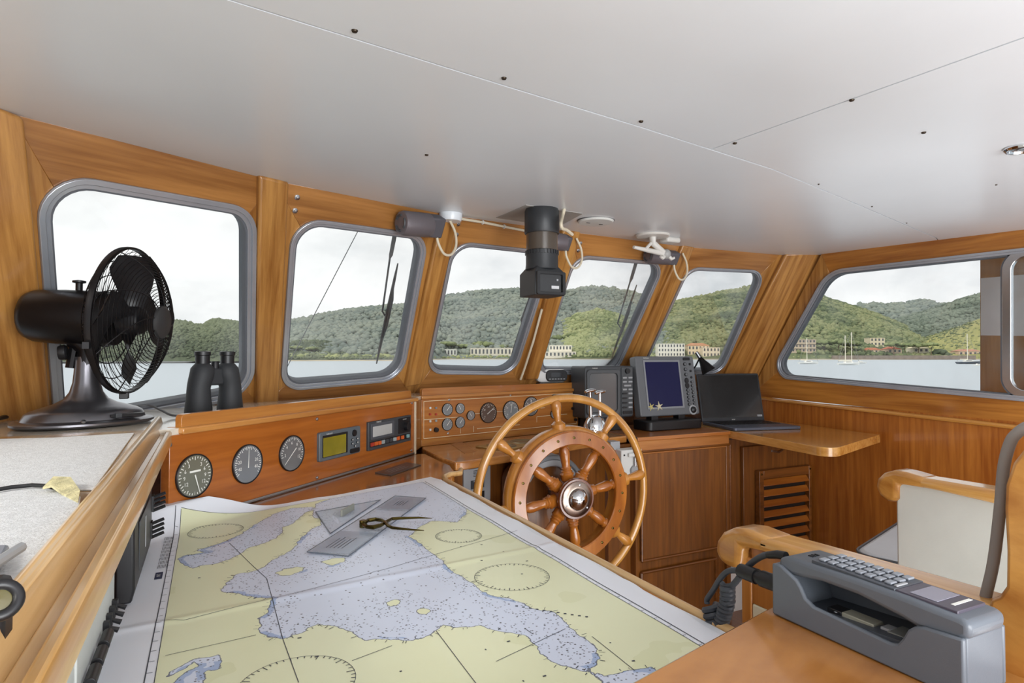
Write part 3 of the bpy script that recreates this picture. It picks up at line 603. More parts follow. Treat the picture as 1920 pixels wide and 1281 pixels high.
# ================================================================== CHART AND DRAWING TOOLS
CO = []
def c1_(pts): return [(300 + x * .2974, 900 + y * .2974) for x, y in pts]
def c2_(pts): return [(700 + x / 3, 880 + y / 3) for x, y in pts]
def txy(px): return [tuple(onz(u, v, T + .003).to_2d()) for u, v in px]
SEA_A = txy(c1_([(110, 500), (150, 480), (230, 468), (310, 458), (215, 448), (330, 420), (420, 388), (520, 340), (620, 270), (720, 215), (830, 180), (960, 170), (985, 185), (920, 205), (880, 240), (830, 285), (770, 305), (770, 340), (720, 375), (640, 410), (560, 430), (500, 470), (440, 500), (370, 525), (290, 535), (210, 555), (150, 540)]))
SEA_B = txy(c1_([(390, 690), (450, 620), (490, 590), (560, 580), (650, 555), (700, 510), (780, 470), (850, 430), (880, 380), (960, 310), (1020, 290), (1010, 250), (960, 235), (985, 150), (1100, 110), (1390, 30), (1650, -40)]) +
            c2_([(300, 40), (470, 130), (530, 195), (520, 250), (470, 300), (400, 292), (330, 290), (250, 330), (225, 362), (200, 382), (260, 420), (320, 470), (380, 510), (420, 560), (480, 600), (560, 650), (640, 710), (740, 730), (820, 750), (900, 790), (1000, 800), (1060, 840), (1095, 880), (1140, 920), (1200, 960), (1255, 1010), (1270, 1070), (1250, 1110), (1200, 1130), (1240, 1150), (1310, 1165), (1420, 1140), (1560, 1125), (1640, 1180), (1430, 1400), (1330, 1300), (1300, 1210), (1250, 1160), (1190, 1142), (1080, 1110), (1020, 1095), (940, 1030), (890, 960), (840, 930), (720, 915), (650, 900), (610, 880), (560, 890), (480, 895), (380, 880), (350, 920), (300, 950), (220, 965), (100, 962), (10, 955)]) +
            c1_([(1300, 1012), (1250, 990), (1200, 950), (1150, 940), (1080, 915), (1010, 905), (940, 930), (880, 965), (800, 990), (760, 1000), (700, 985), (640, 965), (620, 940), (640, 900), (610, 870), (680, 840), (690, 790), (700, 750), (640, 745), (560, 735), (470, 710), (400, 705)]))
SEA_C = txy(c1_([(30, 1235), (200, 1135), (190, 1170), (60, 1235), (40, 1275)])); SEA_D = txy(c1_([(200, 1132), (380, 1098), (380, 1188), (280, 1200), (285, 1290), (270, 1400), (80, 1400), (90, 1270), (180, 1200), (250, 1170)]))
ISL = [txy(c1_(p)) for p in ([(730, 587), (770, 565), (860, 550), (920, 550), (900, 575), (820, 605), (760, 605)], [(1010, 520), (1080, 500), (1170, 495), (1160, 520), (1080, 545)], [(1430, 772), (1470, 758), (1510, 755), (1505, 795), (1440, 800)])] + [txy(c2_([(240, 800), (275, 780), (330, 795), (300, 825), (260, 820)]))]
FRAME_P = [(-.062, .40), (.655, .40), (.655, 2.025), (.30, 1.905), (-.062, 1.775)]
def sdf(P, poly):
    d = np.full(len(P), 1e9); ins = np.zeros(len(P), bool); a = np.array(poly, float)
    for i in range(len(a)):
        p, q = a[i], a[(i + 1) % len(a)]; e = q - p; w = P - p
        t = np.clip((w @ e) / max(e @ e, 1e-12), 0, 1); d = np.minimum(d, np.hypot(*(w - np.outer(t, e)).T))
        c = (p[1] > P[:, 1]) != (q[1] > P[:, 1])
        with np.errstate(divide='ignore', invalid='ignore'): xi = p[0] + (P[:, 1] - p[1]) * (q[0] - p[0]) / (q[1] - p[1])
        ins ^= c & (P[:, 0] < xi)
    return np.where(ins, d, -d)
def wr(x, y):   # wrinkles, folds and the lifted corner of the paper
    z = .0010 * np.sin(7 * x + 4 * y) + .0008 * np.sin(17 * y - 9 * x + 1) + .0034
    z = z + .0022 * np.exp(-((y - 1.155 - .10 * x) / .012) ** 2) + .0012 * np.exp(-((x - .30) / .012) ** 2) + .003 * np.clip((x - .64) / .08, 0, 1) * (np.sin(23 * y) * .5 + .5)
    s = np.clip(((-.055 - x) * .9 + (y - 1.69) * 1.1) / .11, 0, 1)
    return T + z + .055 * s * s
NX, NY = 150, 290
xs_ = np.linspace(-.136, .716, NX); ts_ = np.linspace(0, 1, NY)
X, Tt = np.meshgrid(xs_, ts_, indexing='ij')
Yt = 1.835 + .36 * X + .004 * np.sin(30 * X); Y = .36 + (Yt - .36) * Tt
edge = (X > .70); X2 = X + np.where(X > .66, (X - .66) / .05 * (.004 * np.sin(14 * Y) + .003 * np.sin(41 * Y)), 0)
P = np.stack([X2.ravel(), Y.ravel()], 1); Z = wr(P[:, 0], P[:, 1])
sea = np.maximum.reduce([sdf(P, p) for p in (SEA_A, SEA_B, SEA_C, SEA_D)])
for i_ in ISL: sea = np.minimum(sea, -sdf(P, i_))
frm = sdf(P, FRAME_P)
me = bpy.data.meshes.new('nautical_chart'); idx = np.arange(NX * NY).reshape(NX, NY)
qd = np.stack([idx[:-1, :-1], idx[1:, :-1], idx[1:, 1:], idx[:-1, 1:]], -1).reshape(-1, 4)
me.from_pydata(np.column_stack([P, Z]).tolist(), [], qd.tolist())
for nm, ar in (('sea', sea), ('inner', frm)):
    a_ = me.attributes.new(nm, 'FLOAT', 'POINT'); a_.data.foreach_set('value', ar.astype(np.float32))
for p in me.polygons: p.use_smooth = True
m, n, l, pb = _base('chart_paper'); pb.inputs['Roughness'].default_value = .5
tcn = n.new('ShaderNodeTexCoord')
def attr(nm): a_ = n.new('ShaderNodeAttribute'); a_.attribute_name = nm; return a_.outputs['Fac']
def mth(op, a_, b_=None):
    k_ = n.new('ShaderNodeMath'); k_.operation = op
    for i_, s_ in enumerate((a_, b_)):
        if s_ is None: continue
        if isinstance(s_, (int, float)): k_.inputs[i_].default_value = s_
        else: l(s_, k_.inputs[i_])
    return k_.outputs[0]
def mixc(f, a_, b_):
    k_ = n.new('ShaderNodeMixRGB')
    if isinstance(f, (int, float)): k_.inputs[0].default_value = f
    else: l(f, k_.inputs[0])
    for i_, s_ in ((1, a_), (2, b_)):
        if isinstance(s_, str): k_.inputs[i_].default_value = (*lin(s_), 1)
        else: l(s_, k_.inputs[i_])
    return k_.outputs[0]
def noise(sc, det=4, off=0):
    z_ = n.new('ShaderNodeTexNoise'); z_.inputs['Scale'].default_value = sc; z_.inputs['Detail'].default_value = det; l(tcn.outputs['Object'], z_.inputs['Vector']); return z_.outputs['Fac']
seaA = mth('ADD', attr('sea'), mth('MULTIPLY', mth('SUBTRACT', noise(55, 6), .5), .016)); inn = attr('inner')
land = mixc(mth('GREATER_THAN', noise(5, 3), .62), 'dfe2b8', 'd6d9a9'); land = mixc(mth('MULTIPLY', noise(2.5, 2), .45), land, 'e2e5cd')
water = mixc(mth('MULTIPLY', noise(6, 3), .5), 'cad3e6', 'dae1f0')
shal = mth('MULTIPLY', mth('LESS_THAN', seaA, mth('MULTIPLY', mth('GREATER_THAN', noise(7, 2), .56), .009)), .7)
water = mixc(shal, water, '7f9cc8')
vo = n.new('ShaderNodeTexVoronoi'); vo.inputs['Scale'].default_value = 72; l(tcn.outputs['Object'], vo.inputs['Vector'])
vo2 = n.new('ShaderNodeTexVoronoi'); vo2.inputs['Scale'].default_value = 150; mpn = n.new('ShaderNodeMapping'); mpn.inputs['Scale'].default_value = (1, 1, 0); l(tcn.outputs['Object'], mpn.inputs[0]); l(mpn.outputs[0], vo2.inputs['Vector']); l(mpn.outputs[0], vo.inputs['Vector'])
water = mixc(mth('MULTIPLY', mth('LESS_THAN', vo.outputs['Distance'], .14), .9), water, '2c2f3c')
dense = mth('MULTIPLY', mth('LESS_THAN', seaA, .045), mth('LESS_THAN', vo2.outputs['Distance'], .24))
water = mixc(mth('MULTIPLY', dense, .75), water, '3a3d4c')
col = mixc(mth('GREATER_THAN', seaA, 0.0), land, water)
col = mixc(mth('MULTIPLY', mth('LESS_THAN', mth('ABSOLUTE', seaA), .0009), .85), col, '3b4660')
col = mixc(mth('GREATER_THAN', inn, 0.0), 'e4e8f0', col)
l(col, pb.inputs['Base Color']); pb.inputs['Coat Weight'].default_value = .45; pb.inputs['Coat Roughness'].default_value = .28
bm_ = n.new('ShaderNodeBump'); bm_.inputs['Strength'].default_value = .25; bm_.inputs['Distance'].default_value = .006; l(noise(9, 4), bm_.inputs['Height']); l(bm_.outputs[0], pb.inputs['Normal'])
me.materials.append(m)
ch = bpy.data.objects.new('nautical_chart', me); COL.objects.link(ch)
tag(ch, 'unfolded yellow and pale blue sea chart spread across the wooden table', 'chart')
def drape(g, pts, w, dz=.0006):
    out = []
    for (xa, ya), (xb, yb) in zip(pts[:-1], pts[1:]):
        k_ = max(1, int(math.hypot(xb - xa, yb - ya) / .012)); out += [(xa + (xb - xa) * i_ / k_, ya + (yb - ya) * i_ / k_) for i_ in range(k_)]
    out.append(pts[-1]); vs = []; k_ = len(out)
    for i_ in range(k_):
        a_, b_ = out[max(0, i_ - 1)], out[min(k_ - 1, i_ + 1)]; dx, dy = b_[0] - a_[0], b_[1] - a_[1]; q_ = math.hypot(dx, dy) or 1
        for sg in (1, -1):
            x_, y_ = out[i_][0] - sg * dy / q_ * w / 2, out[i_][1] + sg * dx / q_ * w / 2; vs.append((x_, y_, float(wr(np.array(x_), np.array(y_))) + dz))
    g.add(vs, [(2 * i_, 2 * i_ + 1, 2 * i_ + 3, 2 * i_ + 2) for i_ in range(k_ - 1)])
g = G()
for o_ in (0.0, .012): drape(g, [(-.062 - o_, .45), (-.062 - o_, 1.772)], .0011 if o_ == 0 else .0016)
drape(g, [(.655, .45), (.655, 2.02)], .0011); drape(g, [(.665, .45), (.665, 2.025)], .0018); drape(g, [(-.062, 1.775), (.30, 1.905), (.655, 2.025)], .0011)
for y_ in np.arange(.50, 1.75, .034): drape(g, [(-.074, y_), (-.066, y_)], .0012)
for y_ in np.arange(.50, 2.0, .034): drape(g, [(.655, y_), (.662, y_)], .001)
L_ = lambda *px: drape(g, txy(px), .0011)
L_((430, 1020), (500, 1085), (530, 1196), (560, 1281)); L_((985, 1180), (1000, 1190)); L_((818, 1185), (900, 1290)); L_((930, 1240), (1060, 1180)); L_((1110, 1195), (1190, 1260)); L_((310, 1230), (480, 1190)); L_((660, 1240), (735, 1212))
L_((300, 1166), (345, 1165), (510, 1125), (720, 1070)); L_((720, 1070), (970, 995))
def compass(px, py, rx):
    c_ = V(txy([(px, py)])[0])
    for i_ in range(48):
        a_ = 2 * math.pi * i_ / 48; drape(g, [(c_.x + rx * math.cos(a_), c_.y + rx * math.sin(a_)), (c_.x + (rx - .006 - .005 * (i_ % 4 == 0)) * math.cos(a_), c_.y + (rx - .006 - .005 * (i_ % 4 == 0)) * math.sin(a_))], .0014)
    drape(g, [(c_.x + rx * math.cos(2 * math.pi * i_ / 40), c_.y + rx * math.sin(2 * math.pi * i_ / 40)) for i_ in range(41)], .0008)
compass(405, 996, .062); compass(557, 1282, .075); compass(960, 1083, .073); compass(860, 1006, .055)
rd_ = random.Random(3)
for _ in range(46):   # little printed names and heights on the land
    x_, y_ = rd_.uniform(-.03, .62), rd_.uniform(.66, 1.78)
    if float(sdf(np.array([[x_, y_]]), SEA_A)[0]) > -.01 or float(sdf(np.array([[x_, y_]]), SEA_B)[0]) > -.01: continue
    drape(g, [(x_, y_), (x_ + rd_.uniform(.002, .006), y_ + rd_.uniform(-.001, .001))], .003)
for poly_ in (SEA_A, SEA_B):     # place names lettered square to the coast
    for (xa_, ya_), (xb_, yb_) in zip(poly_, poly_[1:]):
        q_ = math.hypot(xb_ - xa_, yb_ - ya_); n_ = int(q_ / .0085)
        for i_ in range(n_):
            if rd_.random() < .35: continue
            t_ = (i_ + rd_.random()) / max(1, n_); x_, y_ = xa_ + (xb_ - xa_) * t_, ya_ + (yb_ - ya_) * t_; nx_, ny_ = -(yb_ - ya_) / q_, (xb_ - xa_) / q_; s_ = 1 if float(sdf(np.array([[x_ + nx_ * .006, y_ + ny_ * .006]]), poly_)[0]) < 0 else -1
            if rd_.random() < .25: s_ = -s_
            l0, l1 = .002, rd_.uniform(.005, .012); e_ = (x_ + s_ * nx_ * l1, y_ + s_ * ny_ * l1)
            if not (-.06 < e_[0] < .65 and .45 < e_[1] < 1.76 + .35 * e_[0]): continue
            drape(g, [(x_ + s_ * nx_ * l0, y_ + s_ * ny_ * l0), e_], rd_.choice((.0007, .0010, .0014)))
for k_ in range(11): drape(g, [(.475 + .0085 * k_, .952 - .0088 * k_), (.479 + .0085 * k_, .950 - .0088 * k_)], .004)
for r_ in range(7):   # block of printed notes in the margin
    for s_ in range(9): drape(g, [(-.091 + .0026 * r_, 1.44 + .027 * s_), (-.091 + .0026 * r_, 1.462 + .027 * s_)], .0009)
obj('printed_lines', g, mat('chart_ink', '3f434c', .7), ch, flat=True)
g = G(); drape(g, [(-.086, 1.375), (-.086, 1.415)], .013, .0007); obj('title_block', g, mat('navy_ink', '1f2a4a', .6), ch, flat=True)
text('lettering', 'INT', .010, Matrix.Translation((-.086, 1.395, float(wr(np.array(-.086), np.array(1.395))) + .0012)) @ Matrix.Rotation(math.pi / 2, 4, 'Z'), PRINT_W, ch)
# second sheet under the first
vs = []; nx, ny = 24, 40
for i_ in range(nx):
    for j_ in range(ny):
        x_ = -.1415 + (.728 + .1415) * i_ / (nx - 1); y_ = .36 + (1.79 + .36 * max(x_, .0) - .36) * j_ / (ny - 1); x2 = x_ + (.003 * math.sin(19 * y_) if i_ == nx - 1 else 0)
        vs.append((x2, y_, T + .0004 + 0))
g = G().add(vs, [(i_ * ny + j_, (i_ + 1) * ny + j_, (i_ + 1) * ny + j_ + 1, i_ * ny + j_ + 1) for i_ in range(nx - 1) for j_ in range(ny - 1)])
tag(obj('paper_sheet', g, mat('sheet_white', 'dfe3ea', .5)), 'second white sheet showing along the edges beneath the sea chart', 'chart')
# ---- plotting tools
def clear_plastic(name, tint, amount):
    m_ = bpy.data.materials.new(name); m_.use_nodes = True; n_ = m_.node_tree.nodes; p_ = n_['Principled BSDF']; p_.inputs['Base Color'].default_value = (*lin(tint), 1); p_.inputs['Roughness'].default_value = .12; p_.inputs['Alpha'].default_value = amount; return m_
CLP = clear_plastic('clear_acrylic', 'd3dbe6', .28); CLP2 = clear_plastic('frosted_acrylic', 'b3bfd0', .5)
zt = T + .007
tp = [onz(u, v, zt) for u, v in ((591, 960), (714, 937), (619, 1001))]
tr = thing('set_square', 'clear triangular set square with a small grey grip, lying on the chart', 'set square', sum(tp, V()) / 3)
m = frame(tp[0], tp[1] - tp[0], tp[2] - tp[0]); m = m if m.col[2].z > 0 else frame(tp[0], tp[1] - tp[0], tp[0] - tp[2]); mi = m.inverted(); q = [(mi @ p).to_2d() for p in tp]
def cc(q): return q if sum(q[i].x * q[(i + 1) % len(q)].y - q[(i + 1) % len(q)].x * q[i].y for i in range(len(q))) > 0 else q[::-1]
q = cc(q); q = [tuple(p) for p in q]
obj('plate', G(m).prism(q, -.0012, .0006), CLP, tr)
g = G(m); g.ringprism(q, offset_quad(q, -.0016), -.0012, .0009); obj('edge', g, mat('acrylic_edge', '5d6672', .3), tr)
for i_ in range(14):
    t_ = .1 + .8 * i_ / 13; a_ = V(q[0]).lerp(V(q[1]), t_)
g = G(m); a_, b_, c_ = V(q[0]), V(q[1]), V(q[2])
cen = (a_ + b_ + c_) / 3
for s_ in range(3):
    p_, r_ = V(q[s_]), V(q[(s_ + 1) % 3])
    for i_ in range(26):
        k_ = p_.lerp(r_, .08 + .84 * i_ / 25); e_ = k_ + (cen - k_).normalized() * (.006 if i_ % 5 == 0 else .0035); d_ = (r_ - p_).normalized() * .0003
        g.add([(*(k_ - d_), .0008), (*(k_ + d_), .0008), (*(e_ + d_), .0008), (*(e_ - d_), .0008)], [(0, 1, 2, 3)])
for R_ in (.018, .026):
    for i_ in range(40):
        a0 = 2 * math.pi * i_ / 40; a1 = a0 + .09
        g.add([(cen.x + R_ * math.cos(a0), cen.y + R_ * math.sin(a0), .0008), (cen.x + R_ * math.cos(a1), cen.y + R_ * math.sin(a1), .0008), (cen.x + (R_ + .0008) * math.cos(a1), cen.y + (R_ + .0008) * math.sin(a1), .0008), (cen.x + (R_ + .0008) * math.cos(a0), cen.y + (R_ + .0008) * math.sin(a0), .0008)], [(0, 1, 2, 3)])
obj('graduations', g, PRINT_K, tr, flat=True)
a_, b_ = onz(640, 969, zt + .001), onz(663, 956, zt + .001); dv = (b_ - a_).normalized(); nv = V((-dv.y, dv.x, 0)) * .003
g = G().hexa([a_ - nv, b_ - nv, b_ + nv, a_ + nv], [p + V((0, 0, .017)) for p in (a_ - nv, b_ - nv, b_ + nv, a_ + nv)]); obj('grip', g, mat('grip_grey', '85877f', .5), tr, bevel=.001)
rp_ = [onz(u, v, zt + .001) for u, v in ((575, 1035), (653, 1043), (799, 934), (740, 930))]
ru = thing('plotting_ruler', 'long clear rectangular chart plotter with protractor marks, under brass dividers', 'ruler', sum(rp_, V()) / 4)
m = frame(rp_[0], rp_[2] - rp_[1], rp_[3] - rp_[0]); m = m if m.col[2].z > 0 else frame(rp_[0], rp_[2] - rp_[1], rp_[0] - rp_[3]); mi = m.inverted(); q = [(mi @ p).to_2d() for p in rp_]; q = [tuple(p) for p in cc(q)]
xs0 = sorted(p[0] for p in q); ys0 = sorted(p[1] for p in q); x0, x1 = (xs0[0] + xs0[1]) / 2, (xs0[2] + xs0[3]) / 2; yb0, yb1 = (ys0[0] + ys0[1]) / 2, (ys0[2] + ys0[3]) / 2
Lr, Wr = x1 - x0, yb1 - yb0
obj('plate', G(m).prism(q, -.0014, .0006), CLP, ru); g = G(m); g.ringprism(q, offset_quad(q, -.0014), -.0014, .0009); obj('edge', g, mat('acrylic_edge', '5d6672'), ru)
for a0, b0 in ((.015, .31), (.72, .985)):
    g = G(m).prism([(x0 + Lr * a0, yb0 + .004), (x0 + Lr * b0, yb0 + .004), (x0 + Lr * b0, yb1 - .004), (x0 + Lr * a0, yb1 - .004)], .0006, .0009); obj('frosted_field', g, CLP2, ru)
g = G(m); zz = .0012
def bar(xa, ya, xb, yb, w=.0008):
    dx, dy = xb - xa, yb - ya; q_ = math.hypot(dx, dy); ox, oy = -dy / q_ * w / 2, dx / q_ * w / 2
    g.add([(xa + ox, ya + oy, zz), (xb + ox, yb + oy, zz), (xb - ox, yb - oy, zz), (xa - ox, ya - oy, zz)], [(0, 1, 2, 3)])
for i_ in range(60):
    x_ = x0 + Lr * (.02 + .96 * i_ / 59)
    for yy, sg in ((yb0 + .002, 1), (yb1 - .002, -1)): bar(x_, yy, x_, yy + sg * (.005 if i_ % 5 == 0 else .003), .0006)
for R_ in (.020, .026, .031):
    for i_ in range(40): a0, a1 = 2 * math.pi * i_ / 40, 2 * math.pi * (i_ + .7) / 40; bar(x0 + Lr * .5 + R_ * math.cos(a0), (yb0 + yb1) / 2 + R_ * .9 * math.sin(a0), x0 + Lr * .5 + R_ * math.cos(a1), (yb0 + yb1) / 2 + R_ * .9 * math.sin(a1), .0009)
for i_ in range(5): bar(x0 + Lr * (.07 + .0 * i_), yb0 + Wr * (.35 + .09 * i_), x0 + Lr * (.22 - .02 * (i_ % 3)), yb0 + Wr * (.35 + .09 * i_), .0016)
for i_ in range(4): bar(x0 + Lr * .80, yb0 + Wr * (.38 + .08 * i_), x0 + Lr * (.90 - .02 * (i_ % 2)), yb0 + Wr * (.38 + .08 * i_), .0014)
obj('graduations', g, PRINT_K, ru, flat=True)
# brass one-hand dividers
zd = T + .018
dvd = thing('dividers', 'tarnished brass single-handed dividers lying open across the clear plotter', 'dividers', onz(690, 984, T + .009))
P_ = lambda pts, dz=0: [onz(u, v, zd + dz) for u, v in pts]
g = G().tube(P_([(682, 984), (688, 988), (700, 989), (714, 985), (724, 979), (735, 973), (750, 972), (785, 971), (810, 972)]), [.005, .005, .0055, .005, .0045, .004, .0036, .0026, .0008], 8); obj('leg', g, BRASS, dvd)
g = G().tube(P_([(682, 982), (690, 976), (704, 974), (716, 976), (724, 981), (727, 986), (736, 990), (755, 992), (780, 994), (795, 995)], .003), [.005, .005, .005, .0045, .0045, .004, .0036, .003, .002, .0008], 8); obj('leg', g, BRASS, dvd)
c = onz(681, 983, zd - .001); g = G().lathe([(.0088, -.008), (.0095, -.006), (.0095, .008), (.008, .010)], c, n=18); obj('pivot', g, BRASS, dvd, bevel=.001)
# dark card on the table
q = [onz(u, v, T + .004) for u, v in ((703, 886), (733, 891), (790, 871), (762, 867))]
cr = thing('dark_card', 'dark printed card lying on the bare wooden table below the screens', 'card', sum(q, V()) / 4)
g = G().hexa([V((p.x, p.y, T + .0005)) for p in q], q); obj('card', g, mat('card_dark', '37383a', .3, 0, .4), cr)
g = G(); c = sum(q, V()) / 4
for t_ in (.3, .5, .7):
    a_ = q[0].lerp(q[1], t_); b_ = q[3].lerp(q[2], t_); a_, b_ = a_.lerp(b_, .15), a_.lerp(b_, .7); w_ = (q[1] - q[0]).normalized() * .0015
    g.add([a_ - w_ + V((0, 0, .0004)), b_ - w_ + V((0, 0, .0004)), b_ + w_ + V((0, 0, .0004)), a_ + w_ + V((0, 0, .0004))], [(0, 1, 2, 3)])
obj('print', g, LGREY, cr, flat=True)
# ================================================================== SHIP'S WHEEL
WY0 = 2.20; wc = ony(1061, 928, WY0); wx, wz = wc.x, wc.z
whl = thing('ship_wheel', 'large varnished wooden ship wheel with eight turned spokes and chrome hub', 'ship wheel', (wx, WY0, wz - .42))
AX = V((0, -1, 0)); WA = math.radians(98)
def wp_(r, a, y): return V((wx + r * math.cos(a), y, wz + r * math.sin(a)))
g = G().torus((wx, WY0, wz), AX, .401, .0175, 96, 14); obj('outer_rim', g, wood('rim_pale', 'a9702c', 'd0994c', (0, 0, 1), rough=.22, coat=.8, sx=3, sy=8), whl)
g = G().lathe([(.222, .02), (.222, -.022), (.230, -.03), (.276, -.03), (.287, -.02), (.289, 0), (.285, .018), (.276, .026), (.23, .026), (.222, .02)], (wx, WY0 - .012, wz), AX, 72); obj('felloe', g, RIM_W, whl)
g = G().lathe([(.214, .0), (.214, .014), (.218, .018), (.266, .018), (.271, .014), (.271, .0), (.214, .0)], (wx, WY0 - .040, wz), AX, 72); obj('felloe_ring', g, SPOKE_W, whl)
for k in range(20):
    a = WA + math.radians(9 + 18 * k); g = G().lathe([(.0055, 0), (.005, .003), (.0001, .0045)], wp_(.243, a, WY0 - .058), AX, 10); obj('bolt', g, BRASS, whl)
sp_prof = [(.026, .055), (.027, .088), (.030, .095), (.022, .103), (.025, .108), (.019, .113), (.023, .119), (.018, .124), (.017, .130), (.020, .150), (.023, .178), (.021, .195), (.016, .205), (.022, .212), (.016, .222)]
hd_prof = [(.030, .272), (.030, .300), (.022, .306), (.015, .312), (.014, .322), (.018, .345), (.0225, .368), (.022, .385), (.015, .396)]
for k in range(8):
    a = WA + math.radians(45 * k); d = V((math.cos(a), 0, math.sin(a)))
    g = G().lathe([(r, h) for r, h in sp_prof], (wx, WY0 - .03, wz), d, 14); obj('spoke', g, SPOKE_W, whl)
    g = G().lathe([(r, h) for r, h in hd_prof], (wx, WY0 - .008, wz), d, 14); obj('handle', g, RIM_W, whl)
g = G().lathe([(.074, -.03), (.074, .035), (.082, .038), (.084, .048), (.080, .056), (.02, .056)], (wx, WY0 - .03, wz), AX, 36); obj('hub', g, mat('hub_wood', '6b3518', .25, 0, .8), whl)
g = G().lathe([(.071, 0), (.071, .004), (.067, .007), (.045, .008), (.043, .004)], (wx, WY0 - .086, wz), AX, 36); h_ = obj('hub_plate', g, mat('nickel_plate', 'a08f84', .25, 1.0), whl)
g = G().lathe([(.042, 0), (.042, .008), (.039, .016), (.033, .024), (.024, .031), (.013, .036), (.0001, .038)], (wx, WY0 - .089, wz), AX, 32); obj('hub_cap', g, CHROME, whl)
for k in range(3):
    a = math.radians(80 + 120 * k); g = G().lathe([(.0045, 0), (.004, .002), (.0001, .003)], wp_(.058, a, WY0 - .093), AX, 10); obj('screw', g, STEEL, whl)
# steering pedestal behind it
pd = thing('steering_pedestal', 'wooden steering pedestal with a grey curved dial cover, behind the ship wheel', 'pedestal', (wx - .01, 2.36, 0))
g = G(frame((wx - .02, 2.47, 0), (1, 0, 0), (0, 0, 1)))
arch = [(.15 * math.cos(math.pi * i / 14), .90 + .10 * math.sin(math.pi * i / 14)) for i in range(15)]
g.prism([(-.15, 0.0), (.15, 0.0)] + arch, .0, .17); obj('casing', g, CAB, pd, bevel=.006)
g = G().tube([(wx, 2.31, wz), (wx, WY0 - .02, wz)], .030, 18); obj('shaft', g, STEEL, pd)
g = G(frame((wx - .03, 2.44, 0), (1, 0, 0), (0, 0, 1)))
ao = [(.155 * math.cos(math.radians(28 + 124 * i / 14)), .865 + .155 * math.sin(math.radians(28 + 124 * i / 14))) for i in range(15)]
ai = [(.115 * math.cos(math.radians(28 + 124 * i / 14)), .865 + .115 * math.sin(math.radians(28 + 124 * i / 14))) for i in range(15)][::-1]
g.prism(ao + ai, .10, .175); obj('dial_cover', g, LGREY, pd, bevel=.006)
g = G(frame((wx - .03, 2.44, 0), (1, 0, 0), (0, 0, 1)))
ao = [(.162 * math.cos(math.radians(25 + 130 * i / 14)), .868 + .162 * math.sin(math.radians(25 + 130 * i / 14))) for i in range(15)]
ai = [(.140 * math.cos(math.radians(25 + 130 * i / 14)), .868 + .140 * math.sin(math.radians(25 + 130 * i / 14))) for i in range(15)][::-1]
g.prism(ao + ai, .08, .185); obj('dial_hood', g, MGREY, pd, bevel=.005)

# ---- grey alarm panel on the counter's end
fa, fb_ = V((.905, 2.40, 0)), V((1.24, 2.50, 0)); fd = (fb_ - fa).normalized(); fn = V((fd.y, -fd.x, 0)); Mf = frame(fa, fd, (0, 0, 1))
def pf(u, v): q = Mf.inverted() @ onpl(u, v, fa, fn); return q.x, q.y
xa, ya = pf(867, 873); xb, yb = pf(917, 868); xc, yc = pf(884, 944)
al = thing('alarm_panel', 'grey engine alarm plate with speaker slots under the rounded counter end', 'panel', Mf @ V(((xa + xb) / 2, yc, 0)))
w_, h_ = xb - xa, ya - yc; cx, cy = (xa + xb) / 2, (ya + yc) / 2; m = at(Mf, cx, cy)
g = G(m).prism(roundrect(w_, h_, .004), 0, .010); obj('plate', g, mat('alarm_grey', 'a4a7ab', .42), al, bevel=.002)
g = G(m).box((.0, h_ * .42, .0105), (w_ * .66, h_ * .07, .001)); obj('name_strip', g, BLACK, al)
text('lettering', 'ENGINE MONITOR', h_ * .055, at(m, 0, h_ * .42, .0112), PRINT_W, al)
for k in range(5):
    g = G(m).box((0, h_ * (.33 - .035 * k), .0103), (w_ * .3, h_ * .014, .001)); obj('speaker_slot', g, BLACK, al)
g = G(m).box((0.0, -h_ * .02, .0105), (w_ * .5, h_ * .22, .001)); obj('key_plate', g, DGREY, al)
g = G(m).box((0.0, -h_ * .04, .012), (w_ * .13, h_ * .08, .003)); obj('key', g, WHITE, al)
text('lettering', 'ALARM STOP', h_ * .045, at(m, 0, h_ * .06, .0112), PRINT_W, al)
g = G(m).box((0.0, -h_ * .36, .0105), (w_ * .52, h_ * .28, .001)); obj('lamp_plate', g, BLACK, al)
for j in range(5):
    g = G(m).box((-w_ * .04, -h_ * (.27 + .045 * j), .0112), (w_ * (.38 - .05 * (j % 2)), h_ * .016, .0006)); obj('lamp_caption', g, LGREY, al)
for sx in (-1, 1):
    g = G(m).lathe([(.004, .010), (.0035, .012), (.0001, .0125)], (sx * w_ * .40, h_ * .44, 0), n=10); obj('screw', g, BLACK, al)
# ---- helm levers
th = onz(1116, 823, CT)
tl = thing('engine_lever_control', 'polished chrome twin engine control on the counter, two upright levers with grips', 'engine control', th)
g = G().lathe([(.060, 0), (.064, .01), (.066, .04), (.060, .075), (.046, .105), (.025, .122), (.0001, .126)], th, n=28, sx=1.0, sy=.85); obj('dome', g, CHROME, tl)
g = G().lathe([(.072, 0), (.072, .008), (.064, .011)], th, n=28); obj('base_ring', g, CHROME, tl, bevel=.001)
for (dx, tx, ty, hh) in ((-.026, -.045, -.02, .245), (.030, .036, .01, .235)):
    a = th + V((dx, -.0, .09)); b = th + V((tx, ty, hh))
    g = G().tube([a, a.lerp(b, .5), b], [.010, .008, .007], 10); lv = obj('lever', g, CHROME, tl)
    g = G().tube([b + V((-.030, -.004, -.004)), b + V((-.015, 0, 0)), b + V((.02, .004, .004)), b + V((.036, .005, .005))], [.007, .010, .010, .006], 12); obj('grip', g, CHROME, lv)
g = G().tube([th + V((-.06, -.01, .03)), th + V((-.10, -.02, .035))], [.012, .016], 12); obj('side_knob', g, STEEL, tl)
q0 = ony(1145, 829, 2.58); q1 = ony(1163, 866, 2.58)
bx = thing('stop_box', 'narrow grey box with a red label hanging below the counter behind the wheel rim', 'control box', ((q0.x + q1.x) / 2, 2.6, q1.z))
